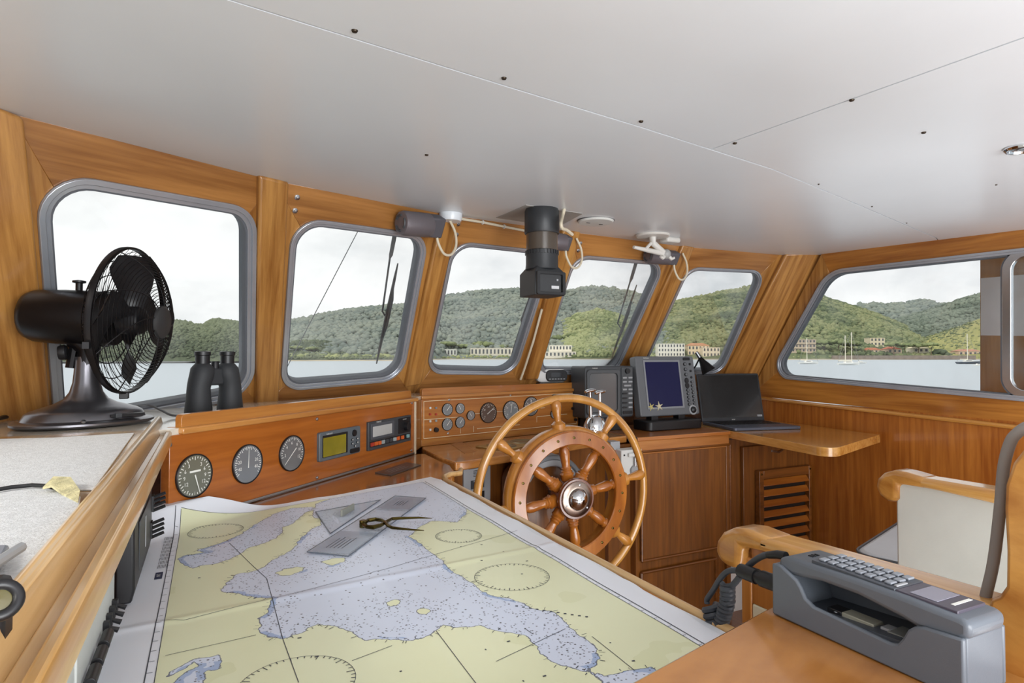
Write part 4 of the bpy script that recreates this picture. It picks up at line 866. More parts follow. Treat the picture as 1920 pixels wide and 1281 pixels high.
g = G().box(((q0.x + q1.x) / 2, 2.61, (q0.z + q1.z) / 2), (q1.x - q0.x, .06, q0.z - q1.z)); obj('case', g, mat('alarm_grey', 'a4a7ab', .42), bx, bevel=.003)
g = G().box(((q0.x + q1.x) / 2, 2.579, q1.z + (q0.z - q1.z) * .33), ((q1.x - q0.x) * .85, .002, (q0.z - q1.z) * .5)); obj('red_label', g, RED, bx)
for k in range(3):
    g = G().box(((q0.x + q1.x) / 2, 2.5775, q1.z + (q0.z - q1.z) * (.2 + .12 * k)), ((q1.x - q0.x) * .6, .001, .004)); obj('print', g, PRINT_W, bx)
q0 = ony(1165, 845, 2.53); q1 = ony(1204, 896, 2.53)
wb = thing('lever_box', 'white control box with a grey crank lever on the cabinet beside the wheel', 'control box', ((q0.x + q1.x) / 2, 2.56, q1.z))
cx = (q0.x + q1.x) / 2; cz = (q0.z + q1.z) / 2; ww = q1.x - q0.x; hh = q0.z - q1.z
g = G().box((cx, 2.565, cz), (ww, .07, hh)); obj('case', g, WHITE, wb, bevel=.004)
g = G().tube([(cx + ww * .1, 2.522, cz - hh * .2), (cx + ww * .1, 2.518, cz + hh * .3), (cx + ww * .08, 2.515, cz + hh * .85)], .0065, 10); lv = obj('lever', g, STEEL, wb)
g = G().ball((cx + ww * .08, 2.515, cz + hh * .88), .012, 12, 8); obj('lever_knob', g, BLACK, lv)
g = G().lathe([(.026, 0), (.026, .012), (.022, .016), (.0001, .017)], (cx + ww * .1, 2.53, cz - hh * .22), (0, -1, 0), 24); obj('pivot_disc', g, LGREY, wb)
g = G().box((cx + ww * .1, 2.522, cz + hh * .33), (ww * .62, .012, hh * .12)); obj('guide_strip', g, WHITE, wb, bevel=.002)
for sx, sz in ((-.36, .33), (-.36, -.42)):
    g = G().lathe([(.005, 0), (.004, .003), (.0001, .004)], (cx + ww * sx, 2.53, cz + hh * sz), (0, -1, 0), 10); obj('screw', g, BLACK, wb)

# ================================================================== STARBOARD COUNTER, DESK, CABINETS
FY = 2.585
rc = thing('starboard_cabinet', 'brown panelled cabinet to starboard of the ship wheel, screens standing on it', 'cabinet', (2.3, 2.8, 0))
g = G().prism([(1.992, FY - .012), (2.632, FY - .024), (2.632, 3.06), (1.992, 3.06)], CT - .02, CT); obj('counter_top', g, wood('counter_red', '9a5522', 'bd7a3c', (1, 0, 0), rough=.28, coat=.6), rc, bevel=.003)
g = G().box((2.312, FY - .004, CT - .055), (.64, .014, .07)); obj('nose_board', g, wood('nose_board', '9a5a22', 'bf8040', (1, 0, 0)), rc, bevel=.003)
g = G().box((2.31, 2.80, .50), (.642, .42, .95)); obj('body', g, CAB, rc)
g = G().box((1.92, 2.66, .50), (.14, .05, .97)); obj('cheek_board', g, CAB, rc)
def rect_y(px, y): return [ony(u, v, y) for u, v in px]
def panel_door(parent, px, y, name='door'):
    q = rect_y(px, y); m_ = frame(q[3], (1, 0, 0), (0, 0, 1)); x0, x1 = q[3].x, q[1].x; z1 = (q[0].z + q[1].z) / 2; z0 = (q[3].z + q[2].z) / 2
    g = G().box(((x0 + x1) / 2, y + .004, (z0 + z1) / 2), (x1 - x0, .02, z1 - z0)); d_ = obj(name, g, CAB, parent, bevel=.002)
    g = G()
    for (a, b) in (((x0, z0), (x1, z0)), ((x1, z0), (x1, z1)), ((x1, z1), (x0, z1)), ((x0, z1), (x0, z0))): g.tube([(a[0], y - .008, a[1]), (b[0], y - .008, b[1])], .008, 8)
    obj('moulding', g, CAB_X, d_); return d_
panel_door(rc, [(1202, 846), (1366, 834), (1366, 1024), (1202, 1050)], FY)
panel_door(rc, [(1202, 1073), (1340, 1048), (1340, 1190), (1202, 1232)], FY)
g = G().box((2.622, FY - .004, .48), (.03, .016, .93)); obj('corner_post', g, CAB, rc, bevel=.003)
# louvred locker below the desk
lk = thing('louvred_locker', 'brown locker with a louvred door under the jutting desk', 'cabinet', (2.95, 2.7, 0))
LY = 2.60
g = G().box((2.965, 2.80, .49), (.655, .38, .96)); obj('body', g, CAB, lk)
q = rect_y([(1390, 838), (1533, 826), (1533, 1110), (1390, 1150)], LY); x0, x1, z1, z0 = q[0].x, q[1].x, q[0].z, q[3].z
dr = obj('door', G().box(((x0 + x1) / 2, LY - .004, (z0 + z1) / 2), (x1 - x0, .02, z1 - z0)), CAB, lk, bevel=.003)
q = rect_y([(1415, 882), (1512, 872), (1512, 1100), (1415, 1120)], LY - .014); a0, a1, b1, b0 = q[0].x, q[1].x, q[0].z, q[3].z
fw_ = .035
obj('shade_backing', G().box(((a0 + a1) / 2, LY - .0155, (b0 + b1) / 2), (a1 - a0 - .004, .003, b1 - b0 - .004)), mat('recess_shade', '1d0f05', .8), dr)  # near-black sheet painting the shade between the slats
for (xa, xb, za, zb_) in ((a0, a0 + fw_, b0, b1), (a1 - fw_ * .6, a1, b0, b1), (a0 + fw_, a1 - fw_ * .6, b1 - .05, b1), (a0 + fw_, a1 - fw_ * .6, b0, b0 + .05)):
    obj('louvre_frame', G().box(((xa + xb) / 2, LY - .033, (za + zb_) / 2), (xb - xa, .032, zb_ - za)), CAB_X, dr, bevel=.002)
nsl = 10; RM = Matrix.Rotation(math.radians(-35), 3, 'X')
for k in range(nsl):
    z = b1 - .075 - k * (b1 - b0 - .12) / nsl
    obj('slat', G().box(((a0 + fw_ + a1 - fw_ * .6) / 2, LY - .036, z), (a1 - a0 - fw_ * 1.6, .009, .040), RM), wood('slat_teak', '8a4a18', 'ad6826', (1, 0, 0)), dr, bevel=.002)
for xx in (a0 + .018, a1 - .012):
    obj('screw', G().lathe([(.006, 0), (.005, .003), (.0001, .004)], (xx, LY - .049, b1 - .02), (0, -1, 0), 10), BRASS, dr)
hq = ony(1457, 846, LY - .016); obj('pull', G().tube([hq + V((-.045, 0, .004)), hq + V((0, -.012, -.006)), hq + V((.045, 0, .004))], .006, 8), STEEL, dr)
# desk
dk = thing('varnished_desk', 'light varnished desk top jutting from the starboard wall, laptop standing on it', 'desk', (2.95, 2.4, CT))
dp_ = roundpoly([(2.636, 3.05), (2.636, 2.557), tuple(onz(1560, 843, CT).to_2d()), tuple(onz(1650, 815, CT).to_2d()), (XW - .005, 2.62), (XW - .005, 3.05)], [.001, .001, .06, .001, .001, .001], 6)
g = G().prism(dp_, CT - .042, CT); obj('top', g, wood('desk_light', 'b3742f', 'dba55a', (0, 1, 0), rough=.2, coat=.8), dk, bevel=.006, seg=3)
# front wall ledge behind the screens
g = G().box((2.72, 3.085, 1.205), (.95, .03, .014)); obj('ledge', g, WX, wf, bevel=.002)

# ---- old radar set
RY = 2.86
q = rect_y([(1097, 687), (1187, 685), (1192, 782), (1100, 786)], RY); x0, x1 = q[0].x, q[1].x; z1, z0 = q[0].z, q[3].z
ra = thing('radar_set', 'old dark grey box radar with blank picture tube and column of keys', 'radar', ((x0 + x1) / 2, RY + .1, CT))
m = frame(((x0 + x1) / 2, RY, (z0 + z1) / 2), (1, 0, 0), (0, 0, 1)); w_, h_ = x1 - x0, z1 - z0
g = G(m).prism(roundrect(w_, h_, .012), -.15, 0); obj('case', g, DGREY, ra, bevel=.006)
g = G(m).ringprism(roundrect(w_ * .68, h_ * .86, .02, 6, -w_ * .14, 0), roundrect(w_ * .58, h_ * .74, .02, 6, -w_ * .14, -h_ * .01), -.002, .012); obj('bezel', g, mat('bezel_dark', '4a4d50', .4), ra, bevel=.003)
g = G(m).prism(roundrect(w_ * .58, h_ * .74, .018, 6, -w_ * .14, -h_ * .01), -.004, .002); obj('screen', g, mat('crt_glass', '4f5052', .15, 0, .5), ra)
g = G(m).prism(roundrect(w_ * .24, h_ * .94, .006, 4, w_ * .36, 0), 0, .005); obj('key_panel', g, mat('key_panel', '45484b', .45), ra, bevel=.001)
text('lettering', 'FURUNO', h_ * .03, at(m, -w_ * .30, h_ * .46, .001), PRINT_W, ra)
g = G(m).lathe([(h_ * .055, .005), (h_ * .05, .016), (.0001, .017)], (w_ * .36, h_ * .40, 0), n=20); obj('knob', g, BLACK, ra)
for r, (yy, n_) in enumerate(((.27, 2), (.19, 2), (.115, 1), (.04, 2), (-.04, 2), (-.13, 2), (-.22, 2), (-.31, 2))):
    for c_ in range(n_):
        xx = w_ * (.36 if n_ == 1 else (.30 + .12 * c_)); dark = (r in (4, 5, 6, 7) and c_ == 0)
        g = G(m).prism(roundrect(w_ * (.15 if n_ == 1 else .085), h_ * .032, .002, cx=xx, cy=h_ * yy), .005, .010); obj('key', g, BLACK if dark else LGREY, ra)
g = G(m).prism(roundrect(w_ * .20, h_ * .06, .006, cx=w_ * .36, cy=-h_ * .41), .005, .010); obj('power_key', g, BLACK, ra)
g = G().box(((x0 + x1) / 2, RY + .10, (CT + z0) / 2), (w_ * .7, .16, z0 - CT - .001)); obj('stand', g, BLACK, ra, bevel=.003)
# ---- big display
tl_ = math.radians(9); DY = 2.80
a = ony(1202, 781, DY); b = ony(1312, 777, DY); w_ = b.x - a.x; zb_ = (a.z + b.z) / 2
t0 = onpl(1187, 668, a, (0, -math.cos(tl_), math.sin(tl_))); h_ = (t0 - V((t0.x, a.y, zb_))).length
m = frame((a.x + w_ / 2, DY, zb_), (1, 0, 0), (0, math.sin(tl_), math.cos(tl_))); m = at(m, 0, h_ / 2)
ds = thing('chartplotter_display', 'large grey navigation display with dark blue screen and two columns of buttons', 'display', (a.x + w_ / 2, DY + .06, CT))
g = G(m).prism(roundrect(w_, h_, .012), -.055, 0); obj('case', g, mat('display_grey', '63666a', .4), ds, bevel=.005)
sw_ = (-.355 * w_, .215 * w_); shh = (-.355 * h_, .40 * h_)
g = G(m).ringprism(roundrect(sw_[1] - sw_[0] + .022, shh[1] - shh[0] + .022, .003, 3, sum(sw_) / 2, sum(shh) / 2), roundrect(sw_[1] - sw_[0], shh[1] - shh[0], .003, 3, sum(sw_) / 2, sum(shh) / 2), 0, .004); obj('bezel', g, mat('bezel_silver', '85888d', .35), ds, bevel=.001)
g = G(m).prism(roundrect(sw_[1] - sw_[0], shh[1] - shh[0], .002, 3, sum(sw_) / 2, sum(shh) / 2), 0, .0015); obj('screen', g, mat('navy_screen', '191a44', .3, 0, 0, spec=.25), ds)
text('lettering', 'FURUNO', h_ * .028, at(m, -w_ * .32, h_ * .465, .0006), PRINT_W, ds)
g = G(m).prism(roundrect(w_ * .12, h_ * .05, .006, cx=w_ * .37, cy=h_ * .45), 0, .003); obj('sensor_window', g, BLACK, ds)
def ovalkey(x, y, rx, ry, mm, mk):
    g = G(m).lathe([(ry, 0), (ry * .9, .004), (.0001, .0045)], (x, y, 0), n=16, sx=rx / ry); k_ = obj('button', g, mm, ds)
    if mk: g = G(m).lathe([(ry * .62, .0044), (ry * .6, .0052), (.0001, .0052)], (x, y, 0), n=14, sx=rx / ry); obj('button_cap', g, MGREY, k_)
for k, yy in enumerate((.36, .27, .18)): ovalkey(w_ * .335, h_ * yy, .013, .011, BLACK, True)
for yy in (.075, -.01): ovalkey(w_ * .335, h_ * yy, .016, .018, BLACK, False)
for yy in (-.09, -.15, -.21, -.27, -.33): ovalkey(w_ * .335, h_ * yy, .012, .009, BLACK, True)
for k, yy in enumerate((.36, .24, .13)): ovalkey(w_ * .425, h_ * yy, .008, .008, BLACK, False)
for yy in (.05, -.015, -.075, -.135, -.20, -.265, -.33): ovalkey(w_ * .425, h_ * yy, .011, .009, BLACK, True)
g = G(m).lathe([(.030, 0), (.030, .003), (.026, .004)], (w_ * .385, -h_ * .425, 0), n=24); obj('trackball_ring', g, LGREY, ds)
g = G(m).lathe([(.020, .003), (.018, .012), (.010, .018), (.0001, .020)], (w_ * .385, -h_ * .425, 0), n=20); obj('trackball', g, BLACK, ds)
xm = a.x + w_ / 2 - .01
g = G().prism(roundpoly([(xm - .20, DY - .06), (xm + .20, DY - .06), (xm + .20, DY + .10), (xm - .20, DY + .10)], .03, 5), CT + .0005, CT + .055); obj('stand', g, BLACK, ds, bevel=.006)
for sx in (-1, 1):
    g = G().box((xm + sx * .10, DY + .035, CT + .075), (.05, .05, .07)); obj('bracket', g, BLACK, ds, bevel=.003)
SF = mat('starfish', 'd9cfae', .8, bump=.6, bscale=300)
for k, (u, v, r, rot, lab) in enumerate(((1221, 763, .026, .3, 'small yellowish starfish stuck at the navy screen corner, nearer the bezel corner'), (1236, 762, .030, .1, 'slightly larger whitish starfish standing beside the yellowish one on screen'))):
    mi = m.inverted(); o_ = mi @ EYEP; r_ = (mi.to_3x3() @ ray(u, v)); p = o_ + r_ * ((.0035 - o_.z) / r_.z)
    pts = []
    for j in range(10):
        a_ = math.pi / 2 + rot + math.pi * j / 5; rr = r if j % 2 == 0 else r * .30; pts.append((p.x + rr * math.cos(a_), p.y + rr * math.sin(a_)))
    g = G(m); n_ = 10; vs = [(x, y, .0018) for x, y in pts] + [(x, y, .005) for x, y in pts] + [(p.x, p.y, .011)]
    g.add(vs, [tuple(range(10))[::-1]] + [(j, (j + 1) % 10, 10 + (j + 1) % 10, 10 + j) for j in range(10)] + [(10 + j, 10 + (j + 1) % 10, 20) for j in range(10)])
    o_ = tag(obj('starfish', g, SF if k else mat('starfish_yellow', 'c9bd7c', .8, bump=.6, bscale=300)), lab, 'starfish', 'starfish on the navy screen')
# ---- clock radio on the shelf rail
c = V((1.745, 3.035, SH + .036)); c = ony(1034, 698, 3.035); zt0 = 1.2635 + .034; c.z = zt0 + .038
al = thing('clock_radio', 'small white clock radio with a black front on the console rail', 'clock', (c.x, c.y, zt0))
m = frame(c, (1, -.05, 0), (0, 0, 1))
g = G(m).prism(roundrect(.19, .074, .03, 6), -.07, .01); obj('case', g, mat('clock_white', 'dcdcda', .3), al, bevel=.006)
g = G(m).prism(roundrect(.135, .066, .026, 6, .026, 0), .008, .020); obj('front', g, BLACK, al, bevel=.004)
g = G(m).prism(roundrect(.075, .024, .004, 4, .026, .006), .020, .0206); obj('display_window', g, SCREEN_OFF, al)
for k in range(6): g = G(m).box((-.02 + .018 * k, -.018, .0205), (.011, .005, .002)); obj('button', g, LGREY, al)
g = G().box((c.x, c.y + .012, (1.2625 + zt0) / 2 + .0), (.16, .05, zt0 - 1.2625)); obj('foot', g, BLACK, al)
# ---- black clip lamp at the window
c = ony(1322, 686, 2.93)
lp = thing('spot_lamp', 'small black spot lamp by the last front window, above the laptop', 'lamp', (c.x, 3.05, 1.212))
axl = V((.35, -.35, -.8)).normalized()
g = G().lathe([(.012, -.06), (.018, -.04), (.022, -.024), (.026, -.016), (.044, .038), (.046, .043), (.041, .043), (.022, -.008), (.0001, -.010)], c, axl, 24); obj('shade', g, BLACKM, lp)
g = G().lathe([(.012, -.10), (.012, -.055)], c, axl, 14); obj('socket', g, STEEL, lp)
g = G().ball(c + axl * .016, .018, 12, 8); obj('bulb', g, mat('bulb_glass', 'd9c9a0', .2), lp)
g = G().tube([c + axl * -.06, c + V((-.03, .05, .0)), V((c.x - .05, 3.08, 1.26)), V((c.x - .03, 3.085, 1.213))], .005, 8); obj('arm', g, BLACKM, lp)
g = G().lathe([(.03, 0), (.03, .008), (.012, .014)], (c.x - .03, 3.084, 1.2125), n=16); obj('base', g, BLACKM, lp)
# ---- laptop
ltz = CT + .018
lt = thing('laptop', 'open dark grey laptop with a blank screen on the jutting desk', 'laptop', onz(1420, 795, CT))
q = [onz(u, v, ltz) for u, v in ((1338, 787), (1377, 803), (1507, 799), (1452, 784))]
# square it up: keep the front edge, take the depth from the hinge
fl, fr_ = q[1], q[2]; ux = (fr_ - fl); W_ = ux.length * .97; ux.normalize(); uy = V((-ux.y, ux.x, 0)); D_ = .34
m = frame(fl, ux, uy)
g = G(m).prism(roundpoly([(0, 0), (W_, 0), (W_ * .985, D_), (.0, D_)], [.015, .015, .01, .01], 5), -.017, 0); obj('base', g, mat('laptop_blue_grey', '565c6a', .35, .3), lt, bevel=.003)
g = G(m).prism([(.03, D_ * .42), (W_ - .03, D_ * .42), (W_ - .03, D_ * .92), (.03, D_ * .92)], 0, .0006); obj('keyboard_well', g, BLACK, lt)
for r in range(5):
    for c_ in range(14):
        g = G(m).box((.045 + (W_ - .09) * c_ / 13, D_ * (.47 + .1 * r), .0018), ((W_ - .09) / 13 * .82, D_ * .078, .0024)); obj('key', g, BLACK, lt)
g = G(m).prism(roundrect(.12, .075, .005, cx=W_ / 2, cy=D_ * .2), 0, .0005); obj('touchpad', g, mat('touchpad', '4b505c', .4), lt)
hl = m @ V((0, D_, 0)); tilt = math.radians(12); sd = (uy * math.sin(tilt) + V((0, 0, 1)) * math.cos(tilt)); ms = frame(hl, ux, sd)
ht = .30
g = G(ms).prism(roundpoly([(0, .0), (W_, .0), (W_, ht), (0, ht)], [.003, .003, .012, .012], 5), -.010, 0); obj('lid', g, mat('laptop_lid', '2b2d31', .4, .2), lt, bevel=.002)
g = G(ms).prism([(.010, .022), (W_ - .010, .022), (W_ - .010, ht - .012), (.010, ht - .012)], 0, .0008); obj('screen', g, mat('laptop_screen', '1f1d1c', .18, 0, .3), lt)
text('lettering', 'acer', .014, at(ms, W_ * .5, .010, .0012), PRINT_W, lt)
g = G(ms).box((W_ * .93, .030, .0012), (.035, .012, .0006)); obj('sticker', g, LGREY, lt)
# ================================================================== DESK FAN
FC = V((-.200, 1.970, 1.546)); FA = V((.935, -.345, -.05)).normalized()
FM = mat('fan_metal', '1d1b1d', .35, .5); FB = mat('fan_base_metal', '7a797e', .28, .85)
fb0 = V((-.300, 2.005, SH))
fan = thing('desk_fan', 'black metal desk fan with a round wire cage standing before the first window', 'fan', fb0)
ub = V((math.cos(math.radians(30)), math.sin(math.radians(30)), 0)); mb = frame(fb0, ub, V((-ub.y, ub.x, 0)))
def loft(g, rings, n=40):
    vs = []; fs = []
    for cx, cy, z, rx, ry in rings: vs += [(cx + rx * math.cos(2 * math.pi * j / n), cy + ry * math.sin(2 * math.pi * j / n), z) for j in range(n)]
    for i in range(len(rings) - 1): fs += [(i * n + j, i * n + (j + 1) % n, (i + 1) * n + (j + 1) % n, (i + 1) * n + j) for j in range(n)]
    fs += [tuple(range(n))[::-1], tuple(range((len(rings) - 1) * n, len(rings) * n))]
    return g.add(vs, fs)
g = loft(G(mb), [(0, 0, .003, .160, .116), (0, 0, .008, .168, .122), (0, 0, .013, .168, .122), (0, 0, .017, .160, .115), (0, 0, .019, .146, .103), (0, 0, .036, .138, .097), (0, 0, .044, .125, .086), (.0, 0, .052, .100, .070), (.0, 0, .060, .074, .056), (.0, 0, .072, .052, .044), (.0, 0, .090, .039, .036), (0, 0, .115, .032, .030), (0, 0, .150, .029, .027), (0, 0, .185, .027, .025)]); base = obj('base', g, FB, fan)
ya_, = (-.101,)
g = G(mb).box((.06, -.094, .0285), (.085, .018, .007)); obj('speed_slot', g, BLACK, base)
g = G(mb).box((.035, -.104, .0285), (.016, .012, .013)); obj('speed_slider', g, DGREY, base, bevel=.002)
g = G(mb).lathe([(.006, 0), (.005, .003), (.0001, .004)], (-.05, -.112, .020), (0, -.7, .7), 10); obj('screw', g, STEEL, base)
top = fb0 + V((0, 0, .185)); mc = FC - FA * .135
g = G().tube([top + V((0, 0, -.03)), top + V((.005, -.002, .02)), mc + V((0, 0, -.06))], [.026, .028, .030], 14); g.tube([top + V((-.038, .0, -.03)), top + V((-.030, .0, .03)), mc + V((-.02, 0, -.055))], .011, 8); obj('neck', g, FM, fan)
g = G().lathe([(.018, -.016), (.020, -.01), (.020, .0), (.016, .004)], top + V((-.045, -.015, .012)), (1, 0, .1), 14); obj('tilt_knob', g, BLACK, fan)
g = G().lathe([(.070, .035), (.0745, .06), (.076, .10), (.075, .16), (.070, .235), (.063, .252), (.048, .262), (.0001, .268)], FC, -FA, 36); mo = obj('motor_housing', g, FM, fan)
kb = FC - FA * .13 + V((0, 0, .072)); g = G().lathe([(.0085, 0), (.0085, .022), (.016, .024), (.016, .029), (.006, .031)], kb, n=14); obj('swing_knob', g, BLACK, mo)
qa = V((0, 0, 1)).rotation_difference(FA).to_matrix()
def fp(r, a, e): return FC + qa @ V((r * math.cos(a), r * math.sin(a), e))
RF = .196
def dome_f(r): return .072 * (1 - (r / RF) ** 2.6) + .012
def dome_b(r): return -.052 * (1 - (r / RF) ** 3) - .008
g = G()
for k in range(19):
    r = .048 + (RF - .048) * k / 18; g.tube([fp(r, 2 * math.pi * i / 56, dome_f(r)) for i in range(56)], .0010, 4, closed=True)
for k in range(8):
    a = 2 * math.pi * k / 8 + .2; g.tube([fp(r, a + .9 * (r - .04) / RF, dome_f(r) + .002) for r in np.linspace(.040, RF, 12)], .0016, 5)
obj('front_grille', g, FM, fan)
g = G()
for k in range(60):
    a = 2 * math.pi * k / 60; g.tube([fp(r, a, dome_b(r)) for r in np.linspace(.055, RF, 9)], .0008, 4)
for r in (.075, .12, .16): g.tube([fp(r, 2 * math.pi * i / 48, dome_b(r) - .002) for i in range(48)], .0016, 4, closed=True)
obj('rear_grille', g, FM, fan)
g = G().lathe([(RF - .002, -.006), (RF + .004, -.006), (RF + .005, .001), (RF + .004, .009), (RF - .002, .009), (RF - .002, -.006)], FC, FA, 72); g.box(fp(RF + .010, math.radians(-90) if True else 0, 0), (.014, .014, .016)); obj('guard_ring', g, FM, fan)
gl = fp(0, 0, 0); lowv = V((0, 0, -1)); lowv = (lowv - FA * lowv.dot(FA)).normalized(); g = G().box(FC + lowv * (RF + .009), (.022, .022, .018)); obj('clamp_tab', g, BLACK, fan, bevel=.002)
g = G().lathe([(.0001, .080), (.043, .080), (.045, .083), (.044, .090), (.038, .094), (.0001, .095)], FC, FA, 30); obj('badge', g, mat('fan_badge', '3a3a3b', .4, .3), fan)
g = G().lathe([(.038, -.02), (.040, .02), (.034, .036), (.02, .042), (.0001, .043)], FC, FA, 24); obj('blade_hub', g, BLACK, fan)
for k in range(4):
    lq = qa.transposed() @ V((0, 0, -1)); g = G(); nr, na = 9, 9; a0 = 2 * math.pi * k / 4 + math.atan2(lq.y, lq.x) - .15; vs = []
    for s in (0, 1):
        for i in range(nr):
            t = i / (nr - 1); r = .030 + .148 * t; hw = .22 + .34 * math.sin(min(1, t * 1.15) * math.pi * .62); hw *= (1 if t < .82 else math.sqrt(max(.12, 1 - ((t - .82) / .18) ** 2)))
            for j in range(na):
                u = -1 + 2 * j / (na - 1); vs.append(fp(r, a0 + u * hw + .25 * t, -u * .024 * (1 - .25 * t) + .004 + s * .0016))
    K = nr * na; fs = []
    for i in range(nr - 1):
        for j in range(na - 1):
            q = (i * na + j, (i + 1) * na + j, (i + 1) * na + j + 1, i * na + j + 1); fs += [q, tuple(K + x for x in q[::-1])]
    g.add(vs, fs); obj('blade', g, BLACK, fan)
pts = [fb0 + V(p) for p in ((.03, .12, .010), (.08, .17, .03), (.13, .19, .035), (.17, .15, .020), (.20, .11, .008), (.25, .10, .006), (.30, .11, .006))]
pw = thing('grey_lead', 'thin grey lead with a small plug lying on the shelf between fan and binoculars', 'cable', pts[-1])
obj('lead', G().tube(smooth(pts), .0034, 8), mat('lead_grey', '57585a', .5), pw)
g = G().lathe([(.007, 0), (.0085, .004), (.0085, .022), (.005, .026)], pts[-1], (1, .1, 0), 12); g.box(pts[-1] + V((.030, .004, 0)), (.012, .012, .006)); obj('plug', g, DGREY, pw)
pts = [onz(u, v, SH + .012) for u, v in ((-60, 800), (-20, 790), (10, 782), (40, 779), (75, 779), (92, 782))]
tag(obj('black_cable', G().tube(smooth(pts), .006, 8), BLACK), 'thick black cable lying on the shelf behind the fan base', 'cable')
# ================================================================== BINOCULARS
b1 = onz(372, 779, SH); b2 = b1 + V((.092, .066, 0)); RB = mat('binocular_rubber', '2c2e31', .62)
bi = thing('binoculars', 'black rubber-armoured binoculars standing upright on the shelf beside the fan', 'binoculars', (b1 + b2) / 2)
inw = (b2 - b1).normalized()
for k, (b, sg) in enumerate(((b1, 1), (b2, -1))):
    sh = inw * sg * .012
    g = G(); n = 22; rings = [(0, .0, .040), (0, .004, .041), (0, .02, .040), (0, .055, .036), (0, .085, .034), (.25, .10, .035), (.6, .115, .036), (.9, .13, .036), (1, .148, .034), (1, .158, .026), (1, .163, .021)]
    vs = []; fs = []
    for s, z, r in rings: vs += [b + sh * s + V((r * math.cos(2 * math.pi * j / n), r * math.sin(2 * math.pi * j / n), z)) for j in range(n)]
    for i in range(len(rings) - 1): fs += [(i * n + j, i * n + (j + 1) % n, (i + 1) * n + (j + 1) % n, (i + 1) * n + j) for j in range(n)]
    fs += [tuple(range(n))[::-1], tuple(range((len(rings) - 1) * n, len(rings) * n))]; g.add(vs, fs); obj('barrel', g, RB, bi)
    g = G().lathe([(.021, .162), (.0215, .188), (.024, .190), (.024, .200), (.019, .202), (.017, .196)], b + sh, n=20); obj('eyepiece', g, BLACK, bi)
mid = (b1 + b2) / 2; g = G().box(mid + V((0, 0, .12)), (.05, .03, .055), Matrix.Rotation(math.atan2(inw.y, inw.x), 3, 'Z')); obj('bridge', g, RB, bi, bevel=.006)
g = G().lathe([(.011, .10), (.012, .165), (.010, .17)], mid, n=16); obj('focus_wheel', g, BLACK, bi)
# ================================================================== CEILING FITTINGS
hp_ = [onc(u, v, -.002) for u, v in ((930, 409), (986, 385), (1093, 401), (1046, 426))]
g = G().hexa(hp_, [p + V((0, 0, .002)) for p in hp_]); obj('hatch_panel', g, mat('hatch_grey', 'a29f9a', .5), ce)
tcx = onc(1016, 392)
pe = thing('compass_periscope', 'black tube of an overhead compass reflector hanging from the ceiling, square viewing box below', 'periscope', (tcx.x, tcx.y, 1.69))
def tz(prof, name, mm, **k): return obj(name, G().lathe(prof, (tcx.x, tcx.y, 0), n=32), mm, pe, **k)
TUBE = mat('tube_black', '2b2d30', .45)
tz([(.066, czz(tcx.y) - .001), (.071, czz(tcx.y) - .012), (.0715, 1.95), (.069, 1.946)], 'upper_tube', TUBE, )
tz([(.064, 1.948), (.064, 1.878)], 'brown_band', mat('band_brown', '4a4036', .3, 0, .4))
g = G()
for k in range(30):
    a = 2 * math.pi * k / 30; g.box((tcx.x + .066 * math.cos(a), tcx.y + .066 * math.sin(a), 1.868), (.006, .008, .016), Matrix.Rotation(a, 3, 'Z'))
obj('knurled_ring', g, TUBE, pe)
tz([(.064, 1.86), (.066, 1.876), (.066, 1.86), (.066, 1.82), (.068, 1.80), (.05, 1.79)], 'lower_tube', TUBE)
g = G(); bz0, bz1 = 1.690, 1.800; bh = .068
g.add([(tcx.x + sx * r, tcx.y + sy * r, z) for z, r in ((bz0, bh), (1.782, bh), (1.808, .050)) for sx, sy in ((-1, -1), (1, -1), (1, 1), (-1, 1))], [(3, 2, 1, 0), (0, 1, 5, 4), (1, 2, 6, 5), (2, 3, 7, 6), (3, 0, 4, 7), (4, 5, 9, 8), (5, 6, 10, 9), (6, 7, 11, 10), (7, 4, 8, 11), (8, 9, 10, 11)]); obj('viewing_box', g, TUBE, pe, bevel=.003)
yy = tcx.y - bh - .002
g = G(frame((tcx.x, yy, 1.738), (1, 0, 0), (0, 0, 1))).ringprism(roundrect(.130, .092, .006, 3), roundrect(.104, .070, .004, 3), -.001, .010); obj('window_frame', g, BLACK, pe, bevel=.001)
g = G().box((tcx.x, yy, 1.738), (.104, .002, .070)); obj('mirror', g, mat('mirror_black', '0c0d10', .06, 0, 1.0), pe)
g = G().box((tcx.x + .02, yy - .0025, 1.722), (.034, .003, .012)); obj('bearing_window', g, mat('bearing_window', 'c8c9cc', .3), pe)
g = G().box((tcx.x + .03, yy - .0025, 1.752), (.008, .003, .008)); obj('adjust_screw', g, STEEL, pe)
def disc_at(u, v, r): p = onc(u, v); return p, G().lathe([(r, 0), (r, -.006), (r * .94, -.012), (r * .80, -.013), (.0001, -.013)], p, n=36)
p, g = disc_at(1117, 413, .080)
dl = thing('ceiling_disc', 'round white ceiling plate with two dark slots, beside the black periscope tube', 'ceiling plate', p)
obj('plate', g, WHITE, dl); g = G().lathe([(.083, 0), (.083, -.003), (.080, -.004)], p, n=36); obj('shadow_ring', g, DGREY, dl)
for dx in (-.034, .034):
    g = G().box(p + V((dx, .010, -.0135)), (.018, .006, .002)); obj('slot', g, BLACK, dl)
p, g = disc_at(1224, 440, .085)
br = thing('folding_bracket', 'white folding arm bracket under a round white plate near the ceiling edge', 'bracket', p)
obj('plate', g, mat('white_metal', 'd5d2cc', .35), br)
WM = MATS['white_metal']; zb_ = czz(2.4) - .05
def pp(u, v, z): return onz(u, v, z)
